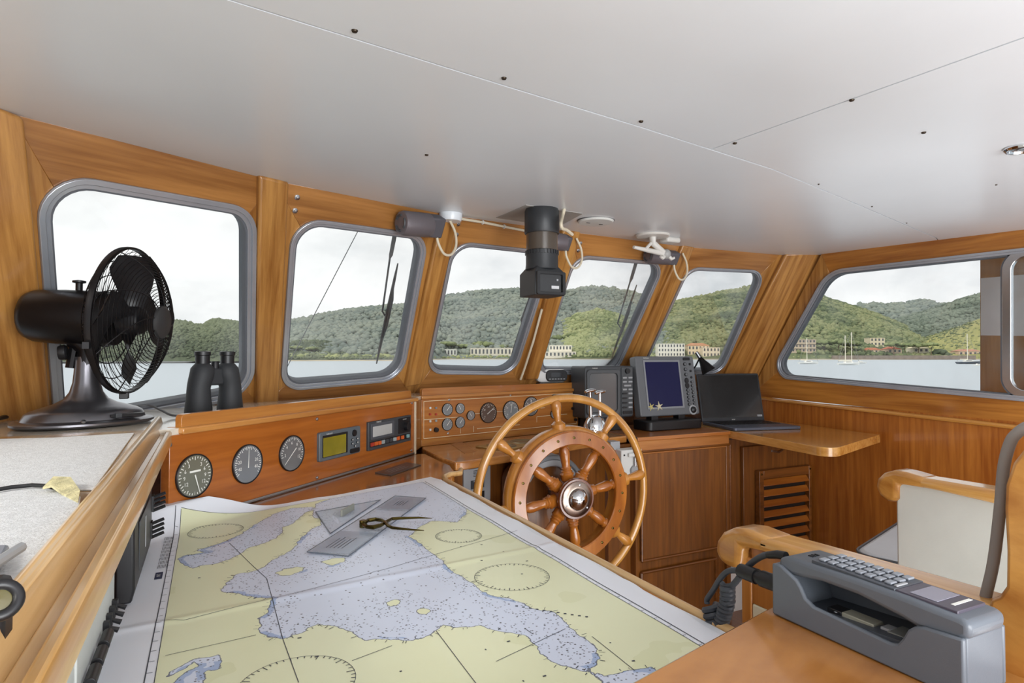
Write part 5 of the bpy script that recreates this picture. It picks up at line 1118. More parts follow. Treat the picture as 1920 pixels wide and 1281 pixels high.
a0 = p + V((0, 0, -.013)); e1 = a0 + V((.10, .02, -.075)); e0 = a0 + V((-.12, .0, -.06))
g = G().tube([a0, a0 + V((.0, 0, -.03)), e1], [.018, .017, .013], 10); obj('arm', g, WM, br)
g = G().tube([e0, e0.lerp(e1, .5), e1], [.008, .013, .014], 10); obj('arm', g, WM, br)
g = G().tube([a0 + V((-.01, 0, -.03)), e0.lerp(e1, .35)], .008, 8); obj('strut', g, WM, br)
g = G().ball(e1, .026, 14, 8); obj('joint', g, mat('joint_grey', 'a5a5a3', .4), br)
for s in (-1, 1):
    g = G().tube([e1, e1 + V((.03 * s, -.01, -.025)), e1 + V((.045 * s, -.012, -.018))], [.011, .009, .007], 8); obj('claw', g, WM, br)
g = G().lathe([(.014, .0), (.014, -.012)], a0 + V((0, 0, .004)), n=12); obj('black_bush', g, BLACK, br)
p2_ = onc(1256, 446); g = G().box(p2_ + V((0, 0, -.014)), (.09, .07, .028)); obj('junction_box', g, WM, br, bevel=.010)
p = onc(1917, 276)
dn = thing('downlight', 'chrome-ringed ceiling downlight at the edge of the starboard ceiling panel', 'ceiling light', p)
obj('rim', G().lathe([(.040, 0), (.040, -.004), (.036, -.009), (.031, -.009), (.029, -.003)], p, n=32), CHROME, dn)
obj('lens', G().lathe([(.030, -.002), (.020, -.005), (.0001, -.006)], p, n=28), mat('lens_dark', '3a3d42', .15, 0, .6), dn)
obj('lamp_ring', G().torus(p + V((0, 0, -.007)), (0, 0, 1), .010, .0018, 20, 6), LGREY, dn)
# ---- wiper motors on the headers, wipers outside
MOT = mat('motor_grey', '6d666a', .42, .2)
def wiper_motor(i, ul, ur, v0, v1, r, label, loop):
    p0, n = facet_plane(i); off = r + .012; q0 = p0 + n * off
    a, b = onpl(ul, v0, q0, n), onpl(ur, v1, q0, n); ax = (b - a).normalized(); Ln = (b - a).length
    t = thing('wiper_motor', label, 'motor', (a + b) / 2, 'wiper motors on the window headers')
    g = G().lathe([(r * .7, -.002), (r * .92, 0), (r, .012), (r, Ln * .66), (r * .9, Ln * .70)], a, ax, 28); hs = obj('housing', g, MOT, t)
    up_ = n.cross(ax).normalized()
    R3 = Matrix((ax, up_, n)).transposed()
    g = G().box(a + ax * Ln * .82, (Ln * .36, r * 1.75, r * 1.2), R3); obj('gearbox', g, mat('gear_grey', '5c5a60', .45, .2), t, bevel=.008)
    for k in range(3):
        an = .6 + 2 * math.pi * k / 3; g = G().tube([a - ax * .003 + (up_ * math.cos(an + d) + n * math.sin(an + d)) * r * .62 for d in np.linspace(0, 1.3, 7)], r * .10, 6); obj('vent_slot', g, DGREY, hs)
    g = G().box(a + ax * Ln * .45 - n * (r * .6), (Ln * .5, r * .8, r * .9 + .02), R3); obj('mount', g, DGREY, t)
    if loop: g = G().tube(smooth(loop(a, b, ax, up_, n)), .0055, 8); obj('cable', g, mat('cable_cream', 'd8cdb5', .45), t)
    return t
def loop1(a, b, ax, up_, n):
    dn_ = V((0, 0, -1)); s = b + ax * .01
    return [b - ax * .02 + dn_ * .03, b + dn_ * .07 - ax * .012, b + ax * .02 + dn_ * .115, b + ax * .06 + dn_ * .115, b + ax * .085 + dn_ * .075, b + ax * .08 + dn_ * .02, b + ax * .05 + V((0, 0, .03))]
wiper_motor(2, 752, 826, 418, 425, .050, 'grey wiper motor with a white cable loop above the second front window', loop1)
wiper_motor(3, 1036, 1066, 452, 456, .042, 'grey wiper motor half hidden behind the black periscope tube', loop1)
wiper_motor(4, 1215, 1268, 480, 484, .042, 'grey wiper motor under the white folding bracket', loop1)
def wiper(i, arm, blade, label):
    p0, n = facet_plane(i); q0 = p0 - n * .075; pa_ = [onpl(u, v, q0, n) for u, v in arm]; pb_ = [onpl(u, v, q0 + n * .012, n) for u, v in blade]
    t = thing('windscreen_wiper', label, 'wiper', pa_[0], 'wipers outside the front windows')
    k = len(pa_); obj('arm', G().tube(pa_, [.010, .009] + [.0045] * (k - 2), 8), mat('wiper_grey', '2f3235', .5), t)
    bl = [pb_[0].lerp(pb_[1], s) for s in np.linspace(0, 1, 9)]
    obj('blade', G().tube(bl, [.003, .006, .007, .008, .008, .008, .007, .006, .003], 6), BLACK, t)
    dv = (pb_[1] - pb_[0]); sd = n.cross(dv.normalized()) * .014
    obj('yoke', G().tube([pb_[0].lerp(pb_[1], .2) , pb_[0].lerp(pb_[1], .35) + sd, pb_[0].lerp(pb_[1], .6) + sd, pb_[0].lerp(pb_[1], .8)], .004, 6), mat('wiper_grey', '2f3235'), t)
wiper(2, [(741, 436), (733, 478), (731, 484), (717, 584), (722, 592)], [(746, 494), (706, 682)], 'wiper hanging outside the second front window')
wiper(3, [(1003, 470), (998, 520), (992, 560), (977, 600), (980, 610)], [(1000, 545), (957, 674)], 'wiper outside the third front window, behind the periscope tube')
wiper(4, [(1194, 488), (1184, 522), (1181, 530), (1158, 606), (1163, 614)], [(1194, 534), (1147, 672)], 'wiper hanging outside the fourth front window')
# ---- white cable clipped along the ceiling edge
cp = []
p0, n = facet_plane(3); q0 = p0 + n * .012
cpx = [(836, 406), (850, 406), (862, 410), (905, 417), (945, 425), (985, 433), (1020, 440), (1050, 446)]
pts = [onpl(u, v, q0, n) for u, v in cpx]
wc_ = thing('white_cable', 'cream cable clipped along the header above the third front window', 'cable', pts[3])
obj('cable', G().tube(pts, .006, 8), mat('cable_cream', 'd8cdb5', .45), wc_)
for k in (2, 3, 4, 5): obj('clip', G().torus(pts[k] , (pts[k + 1] - pts[k]).normalized(), .008, .003, 14, 6), WHITE, wc_)
pts = [onc(1058, 392), onc(1055, 405, -.03), onc(1052, 418, -.07), onc(1054, 428, -.09), onc(1063, 432, -.09), onc(1073, 440, -.10)]
tag(obj('white_cable', G().tube(smooth(pts), .007, 8), mat('cable_cream', 'd8cdb5')), 'cream cable dropping from the ceiling hatch behind the periscope tube', 'cable')
# white pipe down the third pillar
p0, n = facet_plane(3); q0 = p0 + n * .03
pts = [onpl(u, v, q0, n) for u, v in ((1016, 580), (1000, 640), (984, 690), (976, 712))]
tag(obj('white_pipe', G().tube(pts, .006, 8), mat('cable_cream', 'd8cdb5')), 'thin cream pipe running down beside the third window pillar', 'pipe')
g = G().lathe([(.05, 0), (.05, -.02), (.045, -.035)], onc(842, 402) + V((0, -.02, 0)), n=20); obj('cable_cover', g, CEIL, ce)

# ================================================================== PILOT CHAIR
AXX = .868
def xprism(g, px, xa, xb, plane=None):
    q = [onx(u, v, plane if plane is not None else xa) for u, v in px]; return g.hexa([V((xa, p.y, p.z)) for p in q], [V((xb, p.y, p.z)) for p in q])
chr_ = thing('pilot_chair', 'wide pilot chair with scrolled wooden arms, white side panels and wooden back', 'chair', (1.25, .6, 0))
nose = [(1446, 1014), (1395, 993), (1372, 990), (1352, 998), (1341, 1014), (1339, 1034), (1346, 1052), (1360, 1063), (1377, 1068), (1386, 1064), (1386, 1026), (1446, 1041)]
g = xprism(G(), nose, AXX, AXX + .068); arm = obj('arm', g, BURR_W, chr_, bevel=.014, seg=4)
g = xprism(G(), [(1418, 1006), (1470, 1021), (1596, 1058), (1727, 1097), (1862, 1138), (1866, 1168), (1727, 1130), (1596, 1085), (1470, 1048), (1418, 1033)], AXX, AXX + .068); obj('arm_cap', g, wood('arm_oak', 'b87a34', 'e0b068', (0, 1, 0), rough=.25, coat=.8), chr_, bevel=.014, seg=4)
q0 = onx(1390, 1032, AXX + .02); q1 = onx(1408, 1032, AXX + .02)
g = G().box((AXX + .034, (q0.y + q1.y) / 2, .86), (.03, abs(q0.y - q1.y), .44)); obj('arm_post', g, wood('arm_post', 'a86a2c', 'cf9450', (0, 0, 1)), chr_, bevel=.003)
g = G().box((AXX + .034, (q1.y + .41) / 2, 1.05), (.024, q1.y - .41, .10)); obj('wood_panel', g, wood('arm_panel', '965a24', 'b87a3c', (0, 0, 1)), chr_)
g = G().box((AXX + .034, (q1.y + .41) / 2, .82), (.026, q1.y - .41, .36)); obj('side_panel', g, mat('cream_vinyl', 'e2dfc4', .45), chr_, bevel=.004)
AX2 = 1.665
nose2 = [(1735, 898), (1695, 886), (1675, 882), (1655, 887), (1643, 898), (1640, 914), (1648, 930), (1662, 940), (1677, 942), (1682, 936), (1682, 908), (1735, 917)]
g = xprism(G(), nose2, AX2, AX2 + .075); obj('arm', g, BURR_W, chr_, bevel=.014, seg=4)
g = xprism(G(), [(1711, 894), (1760, 902), (1872, 921), (1980, 938), (1980, 972), (1872, 948), (1760, 922), (1711, 912)], AX2, AX2 + .075); obj('arm_cap', g, MATS['arm_oak'], chr_, bevel=.014, seg=4)
q = onx(1679, 910, AX2 + .012)
g = G().box((AX2 + .035, (q.y + .36) / 2, .86), (.045, q.y - .36, .525)); obj('side_panel', g, mat('white_vinyl', 'cdcdc6', .45, bump=.15, bscale=200), chr_, bevel=.006)
bk = [(1898, 868), (1884, 909), (1882, 955), (1886, 1033), (1885, 1100), (1872, 1118), (1856, 1124), (1850, 1150), (1858, 1190), (1874, 1200), (1880, 1330), (2080, 1330), (2060, 900), (1990, 812), (1930, 828)]
g = xprism(G(), bk, AXX - .002, AXX + .075); obj('back_frame', g, BURR_W, chr_, bevel=.016, seg=4)
g = xprism(G(), bk, AX2 + .0, AX2 + .077, plane=AXX); obj('back_frame', g, BURR_W, chr_, bevel=.016, seg=4)
cush = [(1852, 1118), (1864, 1053), (1876, 955), (1883, 877), (1895, 832), (1918, 808), (1990, 800), (2040, 900), (2040, 1150)]
g = xprism(G(), cush, AXX + .076, AX2 - .002, plane=AXX); obj('back_cushion', g, mat('white_vinyl', 'cdcdc6'), chr_, bevel=.012)
pts = [onx(u, v, AXX + .03) for u, v in ((1843, 1140), (1849, 1115), (1863, 1053), (1875, 955), (1882, 877), (1894, 831), (1908, 812), (1930, 798), (1970, 790))]
obj('piping', G().tube(smooth(pts), .0065, 10), mat('piping_grey', '8d8782', .6), chr_)
g = G().box((1.30, .72, .80), (.68, .62, .10)); obj('seat_cushion', g, mat('white_vinyl', 'cdcdc6'), chr_, bevel=.03)
g = G().lathe([(.30, 0), (.30, .02), (.06, .05), (.05, .72), (.18, .749)], (1.28, .70, 0), n=28); obj('pedestal', g, DGREY, chr_)
# bench seat beyond
bs = thing('bench_seat', 'grey cushioned bench seat with dark piping beyond the white chair panel', 'bench', (2.2, .9, 0))
sc_ = [onz(u, v, .80).to_2d() for u, v in ((1597, 1033), (1688, 975))]
ax_ = (sc_[1] - sc_[0]).normalized(); px_ = V((ax_.y, -ax_.x))
c0 = sc_[0]; quad = [c0, c0 + ax_ * .75, c0 + ax_ * .75 + px_ * .55, c0 + px_ * .55]
rq = roundpoly([tuple(p) for p in quad[::-1]], .07, 6)
g = G().prism(rq, .70, .80); obj('cushion', g, mat('seat_grey', 'b5b6b9', .5, bump=.1, bscale=200), bs, bevel=.018, seg=3)
for z in (.792, .712):
    g = G().tube([(x, y, z) for x, y in roundpoly([tuple(p) for p in offset_quad([tuple(p) for p in quad[::-1]], .001)], .07, 6)], .005, 6, closed=True); obj('piping', g, DGREY, bs)
g = G().prism(roundpoly([tuple(p) for p in offset_quad([tuple(p) for p in quad[::-1]], -.03)], .05, 4), 0, .699); obj('base', g, CAB, bs)
# ================================================================== AFT DESK AND TELEPHONE
DZ = 1.09
ad = thing('aft_desk', 'glossy wooden desk top behind the charts, carrying the grey telephone', 'desk', (.4, .2, 0))
e0, e1 = onz(1180, 1281, DZ).to_2d(), onz(1440, 1140, DZ).to_2d(); sl = (e1.y - e0.y) / (e1.x - e0.x)
dpoly = [(-.07, -.35), (.822, -.35), (.822, e1.y + sl * (.822 - e1.x) - .01)] + [tuple(e1), (-.07, e0.y + sl * (-.07 - e0.x))]
g = G().prism(dpoly, DZ - .04, DZ); obj('top', g, DESK_W, ad, bevel=.004)
g = G().prism([(.0, -.3), (.78, -.3), (.78, .5), (.0, .35)], .02, DZ - .04); obj('cabinet', g, CAB, ad)
PX = .705
PHM = mat('phone_grey', '5d636b', .42, bump=.06, bscale=600); PHD = mat('phone_dark', '44484f', .4)
ph = thing('telephone', 'grey satellite telephone handset lying in its cradle on the glossy desk', 'telephone', (PX + .04, .48, DZ))
side = [(1447, 1056), (1462, 1060), (1476, 1073), (1492, 1088), (1500, 1102), (1509, 1123), (1524, 1138), (1600, 1174), (1668, 1206), (1682, 1208), (1692, 1197), (1701, 1182), (1712, 1176), (1730, 1176), (1765, 1187), (1806, 1200)]
sp = [onx(u, v, PX) for u, v in side]; ye, ys = sp[-1].y, sp[0].y
pr = [(p.y, p.z) for p in sp] + [(ye, DZ + .001), (ys, DZ + .001)]
def yz(g, poly, xa, xb): return g.hexa([V((xa, y, z)) for y, z in poly], [V((xb, y, z)) for y, z in poly])
PW = .082
obj('cradle_wall', yz(G(), pr, PX, PX + .007), PHM, ph, bevel=.0025)
prb = [(ys, sp[0].z), (ye, sp[-1].z), (ye, DZ + .001), (ys, DZ + .001)]
obj('cradle_wall', yz(G(), prb, PX + PW - .007, PX + PW), PHM, ph, bevel=.0025)
zt1 = DZ + .022
obj('cradle_floor', yz(G(), [(ys, zt1), (ye + .06, zt1 + .012), (ye + .06, DZ + .001), (ys, DZ + .001)], PX + .007, PX + PW - .007), PHD, ph)
obj('cradle_end', yz(G(), [(ys, sp[0].z), (ys - .022, sp[0].z - .002), (ys - .040, zt1), (ys - .040, DZ + .002), (ys, DZ + .002)], PX + .0065, PX + PW - .0065), PHM, ph, bevel=.002)
obj('cradle_end', yz(G(), [(ye, sp[-1].z), (ye + .05, sp[-1].z - .004), (ye + .065, zt1 + .01), (ye + .065, DZ + .002), (ye, DZ + .002)], PX + .0065, PX + PW - .0065), PHM, ph, bevel=.002)
# contacts on the cradle floor
def fl_box(name, t, x, ly, lx, hz, mm):
    y = ys + (ye - ys) * t; z = zt1 + .012 * t; return obj(name, G().box((PX + x, y, z + hz / 2), (lx, ly, hz)), mm, ph, bevel=.001)
fl_box('sim_plate', .46, .030, .042, .020, .006, mat('pale_metal', 'a5a393', .4, .3)); fl_box('contact', .60, .030, .012, .016, .005, LGREY); fl_box('clip_bar', .33, .030, .02, .02, .007, BLACK); fl_box('contact_plate', .72, .034, .05, .030, .003, mat('board_grey', '7a7c78', .5)); fl_box('print_label', .76, .030, .016, .010, .0045, PRINT_W)
g = G().torus((PX + .030, ys + (ye - ys) * .34, zt1 + .008), (0, 0, 1), .008, .0025, 18, 6); obj('magnet_ring', g, LGREY, ph)
# handset
topl = [(1459, 1046), (1476, 1044), (1608, 1088), (1700, 1121), (1800, 1160), (1818, 1172)]
und = [(1818, 1200), (1800, 1203), (1760, 1192), (1722, 1180), (1690, 1160), (1608, 1117), (1540, 1092), (1507, 1085), (1485, 1080), (1459, 1064)]
hx = PX + .006; hp2 = [onx(u, v, hx) for u, v in topl + und]; HWD = PW - .012
hs = obj('handset', yz(G(), [(p.y, p.z) for p in hp2], hx, hx + HWD), PHM, ph, bevel=.006, seg=3)
ta, tb_ = hp2[1], hp2[4]; mt = frame(V((hx, ta.y, ta.z)), (tb_ - ta).normalized() * 1.0, V((1, 0, 0)))
if mt.col[2].z < 0: mt = frame(V((hx, ta.y, ta.z)), (tb_ - ta).normalized(), V((-1, 0, 0)))
Lh = (tb_ - ta).length; sgn = 1 if (mt.to_3x3() @ V((0, 1, 0))).x > 0 else -1
def top_box(name, t0, t1, w0, w1, h0, h1, mm, parent=hs, bev=.0008):
    g = G(mt).box(((t0 + t1) / 2 * Lh, sgn * (w0 + w1) / 2 * HWD, (h0 + h1) / 2), ((t1 - t0) * Lh, (w1 - w0) * HWD, h1 - h0)); return obj(name, g, mm, parent, bevel=bev)
# the printed outline sits on a slightly bowed back: follow it with the key plate
KZ = .0045
top_box('key_plate', .15, .66, .10, .90, -.004, KZ, PHD)
for r in range(8):
    for c_ in range(3):
        t = .175 + .058 * r; w = .20 + .24 * c_
        top_box('key', t, t + .042, w, w + .17, KZ, KZ + .0028, mat('phone_key', '8b9098', .4), hs, .001)
top_box('call_key', .635, .655, .2, .5, KZ, KZ + .002, LGREY)
top_box('screen_surround', .66, .97, .12, .88, -.004, .0035, mat('phone_panel', '4c4752', .35))
top_box('screen', .72, .86, .20, .82, .0035, .0042, mat('phone_lcd', '8d8c9b', .2, 0, .5))
top_box('print_strip', .905, .925, .30, .80, .0035, .004, PRINT_W)
for r in range(3):
    for c_ in range(3): top_box('ear_hole', .05 + .012 * r, .056 + .012 * r, .40 + .08 * c_, .45 + .08 * c_, -.0005, .0015, BLACK, hs, 0)
# connector, coiled leads
cn0 = onx(1448, 1092, PX + .03); cn1 = onx(1388, 1070, PX + .03)
obj('connector', G().tube([cn0 + V((0, -.012, 0)), cn0, cn0.lerp(cn1, .3), cn0.lerp(cn1, .32), cn0.lerp(cn1, .45), cn0.lerp(cn1, .46), cn1], [.011, .012, .012, .0095, .0095, .0115, .0105], 14), BLACK, ph)
def coil(pts, R, r, turns, n=12):
    pts = [V(p) for p in pts]; out = []; N = turns * n
    seg = [(pts[i + 1] - pts[i]).length for i in range(len(pts) - 1)]; tot = sum(seg)
    for i in range(N + 1):
        d = tot * i / N; k = 0
        while k < len(seg) - 1 and d > seg[k]: d -= seg[k]; k += 1
        c = pts[k].lerp(pts[k + 1], d / seg[k]); t = (pts[k + 1] - pts[k]).normalized(); u_ = V((1, 0, 0)); u_ = (u_ - t * u_.dot(t)).normalized(); w_ = t.cross(u_); a = 2 * math.pi * i / n
        out.append(c + (u_ * math.cos(a) + w_ * math.sin(a)) * R)
    return out
CX = PX + .04
def cp_(u, v): return onx(u, v, CX)
CORD = mat('cord_grey', '3d4148', .5)
l1 = [cp_(1468, 1041), cp_(1448, 1040), cp_(1430, 1043), cp_(1408, 1057), cp_(1390, 1078), cp_(1374, 1097), cp_(1360, 1100), cp_(1353, 1094)]
cdp = thing('coiled_cord', 'dark grey coiled telephone cord hanging in two loops off the desk', 'cable', cp_(1340, 1190))
obj('lead', G().tube(smooth(l1), .0048, 10), CORD, cdp)
obj('strain_relief', G().tube([cp_(1474, 1043), cp_(1458, 1040), cp_(1440, 1041)], [.0062, .0062, .0052], 12), BLACK, cdp)
obj('coil', G().tube(coil([cp_(1364, 1100), cp_(1364, 1128), cp_(1358, 1150), cp_(1348, 1180), cp_(1342, 1215)], .0085, .0045, 16), .0044, 7), CORD, cdp)
l2 = [cp_(1400, 1073), cp_(1380, 1070), cp_(1364, 1072), cp_(1350, 1086), cp_(1338, 1106), cp_(1326, 1124), cp_(1326, 1132)]
obj('lead', G().tube(smooth(l2), .0046, 10), CORD, cdp)
obj('coil', G().tube(coil([cp_(1332, 1136), cp_(1337, 1160), cp_(1341, 1185), cp_(1330, 1220)], .0105, .0045, 8), .0055, 7), CORD, cdp)
# ================================================================== THE BAY
from mathutils import noise as mnoise
SEA = -2.55
RD, FD = V((math.cos(YAW), -math.sin(YAW), 0)), V((math.sin(YAW), math.cos(YAW), 0))
def far(u, v, D): return EYEP + ray(u, v) * D
def interp(tab, u):
    xs = [t[0] for t in tab]; ys = [t[1] for t in tab]; return float(np.interp(u, xs, ys))
# sea
m, n, l, p = _base('sea_water'); p.inputs['Base Color'].default_value = (*lin('acb6be'), 1); p.inputs['Roughness'].default_value = .42; p.inputs['Specular IOR Level'].default_value = .5
t = n.new('ShaderNodeTexCoord'); mp_ = n.new('ShaderNodeMapping'); mp_.inputs['Scale'].default_value = (.35, .9, 1); mp_.inputs['Rotation'].default_value = (0, 0, .5)
z = n.new('ShaderNodeTexNoise'); z.inputs['Scale'].default_value = .8; z.inputs['Detail'].default_value = 5; l(t.outputs['Object'], mp_.inputs[0]); l(mp_.outputs[0], z.inputs['Vector'])
k = n.new('ShaderNodeBump'); k.inputs['Strength'].default_value = .5; k.inputs['Distance'].default_value = .25; l(z.outputs['Fac'], k.inputs['Height']); l(k.outputs[0], p.inputs['Normal'])
R = 4500
g = G().add([(-R, -300, SEA), (R, -300, SEA), (R, R, SEA), (-R, R, SEA)], [(0, 1, 2, 3)]); smesh('sea', g, m, flat=True)
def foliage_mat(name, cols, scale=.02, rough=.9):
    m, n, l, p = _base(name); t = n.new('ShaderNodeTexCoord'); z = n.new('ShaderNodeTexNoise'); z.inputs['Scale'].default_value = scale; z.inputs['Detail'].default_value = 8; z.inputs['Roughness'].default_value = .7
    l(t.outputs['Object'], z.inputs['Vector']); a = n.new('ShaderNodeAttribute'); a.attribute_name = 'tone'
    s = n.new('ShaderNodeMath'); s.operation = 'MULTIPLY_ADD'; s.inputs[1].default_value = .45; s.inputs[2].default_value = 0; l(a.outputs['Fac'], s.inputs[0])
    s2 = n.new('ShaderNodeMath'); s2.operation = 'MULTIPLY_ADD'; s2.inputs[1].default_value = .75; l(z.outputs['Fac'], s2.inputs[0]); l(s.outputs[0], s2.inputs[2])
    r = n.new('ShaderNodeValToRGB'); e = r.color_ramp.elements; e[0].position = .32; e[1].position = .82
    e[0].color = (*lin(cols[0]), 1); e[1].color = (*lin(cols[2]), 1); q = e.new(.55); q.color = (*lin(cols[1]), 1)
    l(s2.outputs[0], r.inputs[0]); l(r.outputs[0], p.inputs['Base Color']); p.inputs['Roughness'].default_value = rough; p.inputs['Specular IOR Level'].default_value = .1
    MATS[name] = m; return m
FOL = {'far': foliage_mat('hazed_scrub', ('66716c', '767f78', '868d82'), .008), 'hill': foliage_mat('hill_scrub', ('4c573f', '667052', '868a66'), .02), 'dark': foliage_mat('headland_wood', ('454f40', '5a634f', '727a62'), .03),  # far entry muted: haze put into the hill colours
       'bright': foliage_mat('pine_green', ('566040', '77815a', '9ca176'), .05), 'yellow': foliage_mat('dry_grass', ('7d8050', '9a9861', 'b5ad78'), .03), 'shade': foliage_mat('grey_scrub', ('535d52', '667064', '7a8375'), .012)}  # last entry is a greyer scrub for the right-hand hill
def bulk(name, V_, F_, material, tone=None):
    me = bpy.data.meshes.new(name); me.vertices.add(len(V_)); me.vertices.foreach_set('co', V_.astype(np.float32).ravel())
    k = F_.shape[1]; me.loops.add(F_.size); me.loops.foreach_set('vertex_index', F_.astype(np.int32).ravel()); me.polygons.add(len(F_))
    me.polygons.foreach_set('loop_start', np.arange(0, F_.size, k, dtype=np.int32)); me.polygons.foreach_set('use_smooth', np.ones(len(F_), bool))
    if tone is not None: a = me.attributes.new('tone', 'FLOAT', 'POINT'); a.data.foreach_set('value', tone.astype(np.float32))
    me.update(calc_edges=True); me.validate(); me.materials.append(material); o = bpy.data.objects.new(name, me); COL.objects.link(o); return o
def ico(sub):
    b = bmesh.new(); bmesh.ops.create_icosphere(b, subdivisions=sub, radius=1); v = np.array([x.co[:] for x in b.verts]); f = np.array([[x.index for x in q.verts] for q in b.faces]); b.free(); return v, f
ICO1, ICO2 = ico(1), ico(2)
def blobs(name, cs, rs, material, tmpl=ICO1, flat=.75, tones=None):
    v, f = tmpl; N = len(cs); cs = np.array(cs); rs = np.array(rs)
    jit = 1 + .55 * (np.random.rand(N, len(v), 1) - .5); sc = np.stack([rs, rs, rs * flat], 1)[:, None, :]
    VV = cs[:, None, :] + v[None] * jit * sc; FF = f[None] + (np.arange(N) * len(v))[:, None, None]
    tn = np.repeat(np.random.rand(N) if tones is None else np.array(tones), len(v)); tn = np.clip(tn + .25 * np.tile(v[:, 2], N), 0, 1)  # clump tops lighter, undersides darker: shading put into the tone
    o = bulk(name, VV.reshape(-1, 3), FF.reshape(-1, 3), material, tn); o['kind'] = 'stuff'; return o
BASE_D = [(-300, 300), (200, 307), (470, 330), (530, 440), (760, 470), (840, 640), (1000, 650), (1400, 600), (2200, 613)]
SCALE_B, MULT_B = .40, 5.0
def layer(name, crest, Dc, material, u0, u1, nblob, brad, zb=SEA + 1.0, Db=None, nt=22, rough=.06, power=.85, fol=None, tmpl=ICO1, blob_lo=.02):
    nu = max(30, int((u1 - u0) / 4)); us = np.linspace(u0, u1, nu); VV = []
    pts = {}
    for i, u in enumerate(us):
        vc = interp(crest, u); db = Db if Db else interp(BASE_D, u) + 4; dc = Dc if not isinstance(Dc, list) else interp(Dc, u); pc = far(u, vc, dc)
        for j in range(nt):
            t = j / (nt - 1); D = db + (dc - db) * t; q = far(u, 667, D); hgt = zb + (pc.z - zb) * t ** power
            amp = (pc.z - zb) * rough * math.sin(math.pi * min(1, t * 1.0)) ** .6 if t < 1 else (pc.z - zb) * rough * .25
            hgt += amp * mnoise.fractal(V((q.x * .006, q.y * .006, 3.1)), .9, 2.1, 5) * 1.6
            VV.append((q.x, q.y, hgt))
    # back slope
    for i, u in enumerate(us): pass
    F = np.array([[i * nt + j, (i + 1) * nt + j, (i + 1) * nt + j + 1, i * nt + j + 1] for i in range(nu - 1) for j in range(nt - 1)]); VA = np.array(VV)
    o = bulk(name, VA, F, material, np.random.rand(len(VA)) * .6); o['kind'] = 'structure'
    nblob = int(nblob * MULT_B); brad = brad * SCALE_B
    if nblob:
        cs = []; rs = []; tn = []
        for _ in range(nblob):
            a = random.random() * (nu - 1.001); b = (blob_lo + (1 - blob_lo) * random.random() ** 1.0) * (nt - 1.001); i, j = int(a), int(b)
            q = VA[i * nt + j] * (1 - (a - i)) * (1 - (b - j)) + VA[(i + 1) * nt + j] * (a - i) * (1 - (b - j)) + VA[i * nt + j + 1] * (1 - (a - i)) * (b - j) + VA[(i + 1) * nt + j + 1] * (a - i) * (b - j)
            r = brad * random.uniform(.5, 1.35) * (.75 + .5 * b / nt); cs.append(q + np.array((0, 0, r * .25))); rs.append(r); tn.append(.5 + .9 * mnoise.noise(V((q[0] * .012, q[1] * .012, 0))) + random.uniform(-.38, .38))
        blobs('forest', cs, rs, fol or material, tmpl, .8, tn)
    return VA
HILLS = [
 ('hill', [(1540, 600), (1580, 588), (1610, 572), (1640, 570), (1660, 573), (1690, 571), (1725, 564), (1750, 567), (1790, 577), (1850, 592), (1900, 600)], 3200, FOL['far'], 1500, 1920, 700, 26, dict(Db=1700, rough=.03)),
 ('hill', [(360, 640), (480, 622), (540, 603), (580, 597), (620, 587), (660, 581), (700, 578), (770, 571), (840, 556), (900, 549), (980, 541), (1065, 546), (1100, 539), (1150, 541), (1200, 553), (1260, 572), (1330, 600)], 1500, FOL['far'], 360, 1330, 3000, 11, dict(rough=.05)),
 ('hill', [(1200, 590), (1260, 566), (1300, 558), (1350, 549), (1385, 545), (1420, 537), (1480, 522), (1535, 552), (1565, 563), (1600, 574), (1650, 592), (1700, 612), (1750, 634), (1800, 660)], 1350, FOL['hill'], 1200, 1800, 3000, 9, dict(rough=.07)),
 ('hill', [(1600, 640), (1640, 616), (1680, 602), (1740, 583), (1790, 567), (1835, 553), (1900, 535), (2000, 520), (2150, 520)], 1700, FOL['shade'], 1600, 2150, 1500, 11, dict(rough=.05, Db=800)),
 ('hill', [(1660, 662), (1700, 646), (1740, 632), (1800, 611), (1835, 598), (1900, 578), (2000, 560), (2150, 550)], 950, FOL['yellow'], 1660, 2150, 260, 4, dict(rough=.04, fol=FOL['hill'])),
 ('hill', [(960, 668), (1000, 640), (1040, 612), (1080, 592), (1120, 582), (1160, 591), (1200, 618), (1235, 648), (1260, 666)], 860, FOL['hill'], 960, 1260, 1500, 6.5, dict(rough=.05, fol=FOL['bright'])),
 ('hill', [(780, 672), (800, 668), (850, 655), (880, 648), (930, 646), (980, 650), (1020, 664)], 760, FOL['dark'], 780, 1020, 420, 5.0, dict(rough=.05, fol=FOL['bright'])),
 ('hill', [(1200, 662), (1260, 645), (1320, 632), (1380, 640), (1450, 645), (1500, 650), (1560, 650), (1640, 652), (1750, 658), (1850, 664)], 800, FOL['hill'], 1200, 1850, 700, 5.0, dict(rough=.05, Db=660)),
 ('hill', [(500, 672), (530, 648), (560, 640), (600, 640), (640, 648), (700, 655), (760, 662), (800, 672)], 560, FOL['dark'], 500, 800, 700, 4.0, dict(rough=.06)),
 ('headland', [(-300, 640), (100, 648), (130, 640), (200, 625), (330, 604), (345, 606), (380, 613), (400, 600), (450, 607), (480, 640), (515, 676)], 420, FOL['dark'], -300, 515, 2600, 3.4, dict(rough=.05, power=.6, tmpl=ICO1)),
]
for (nm, crest, Dc, mm, u0, u1, nb, br_, kw) in HILLS: layer(nm, crest, Dc, mm, u0, u1, nb, br_, **kw)
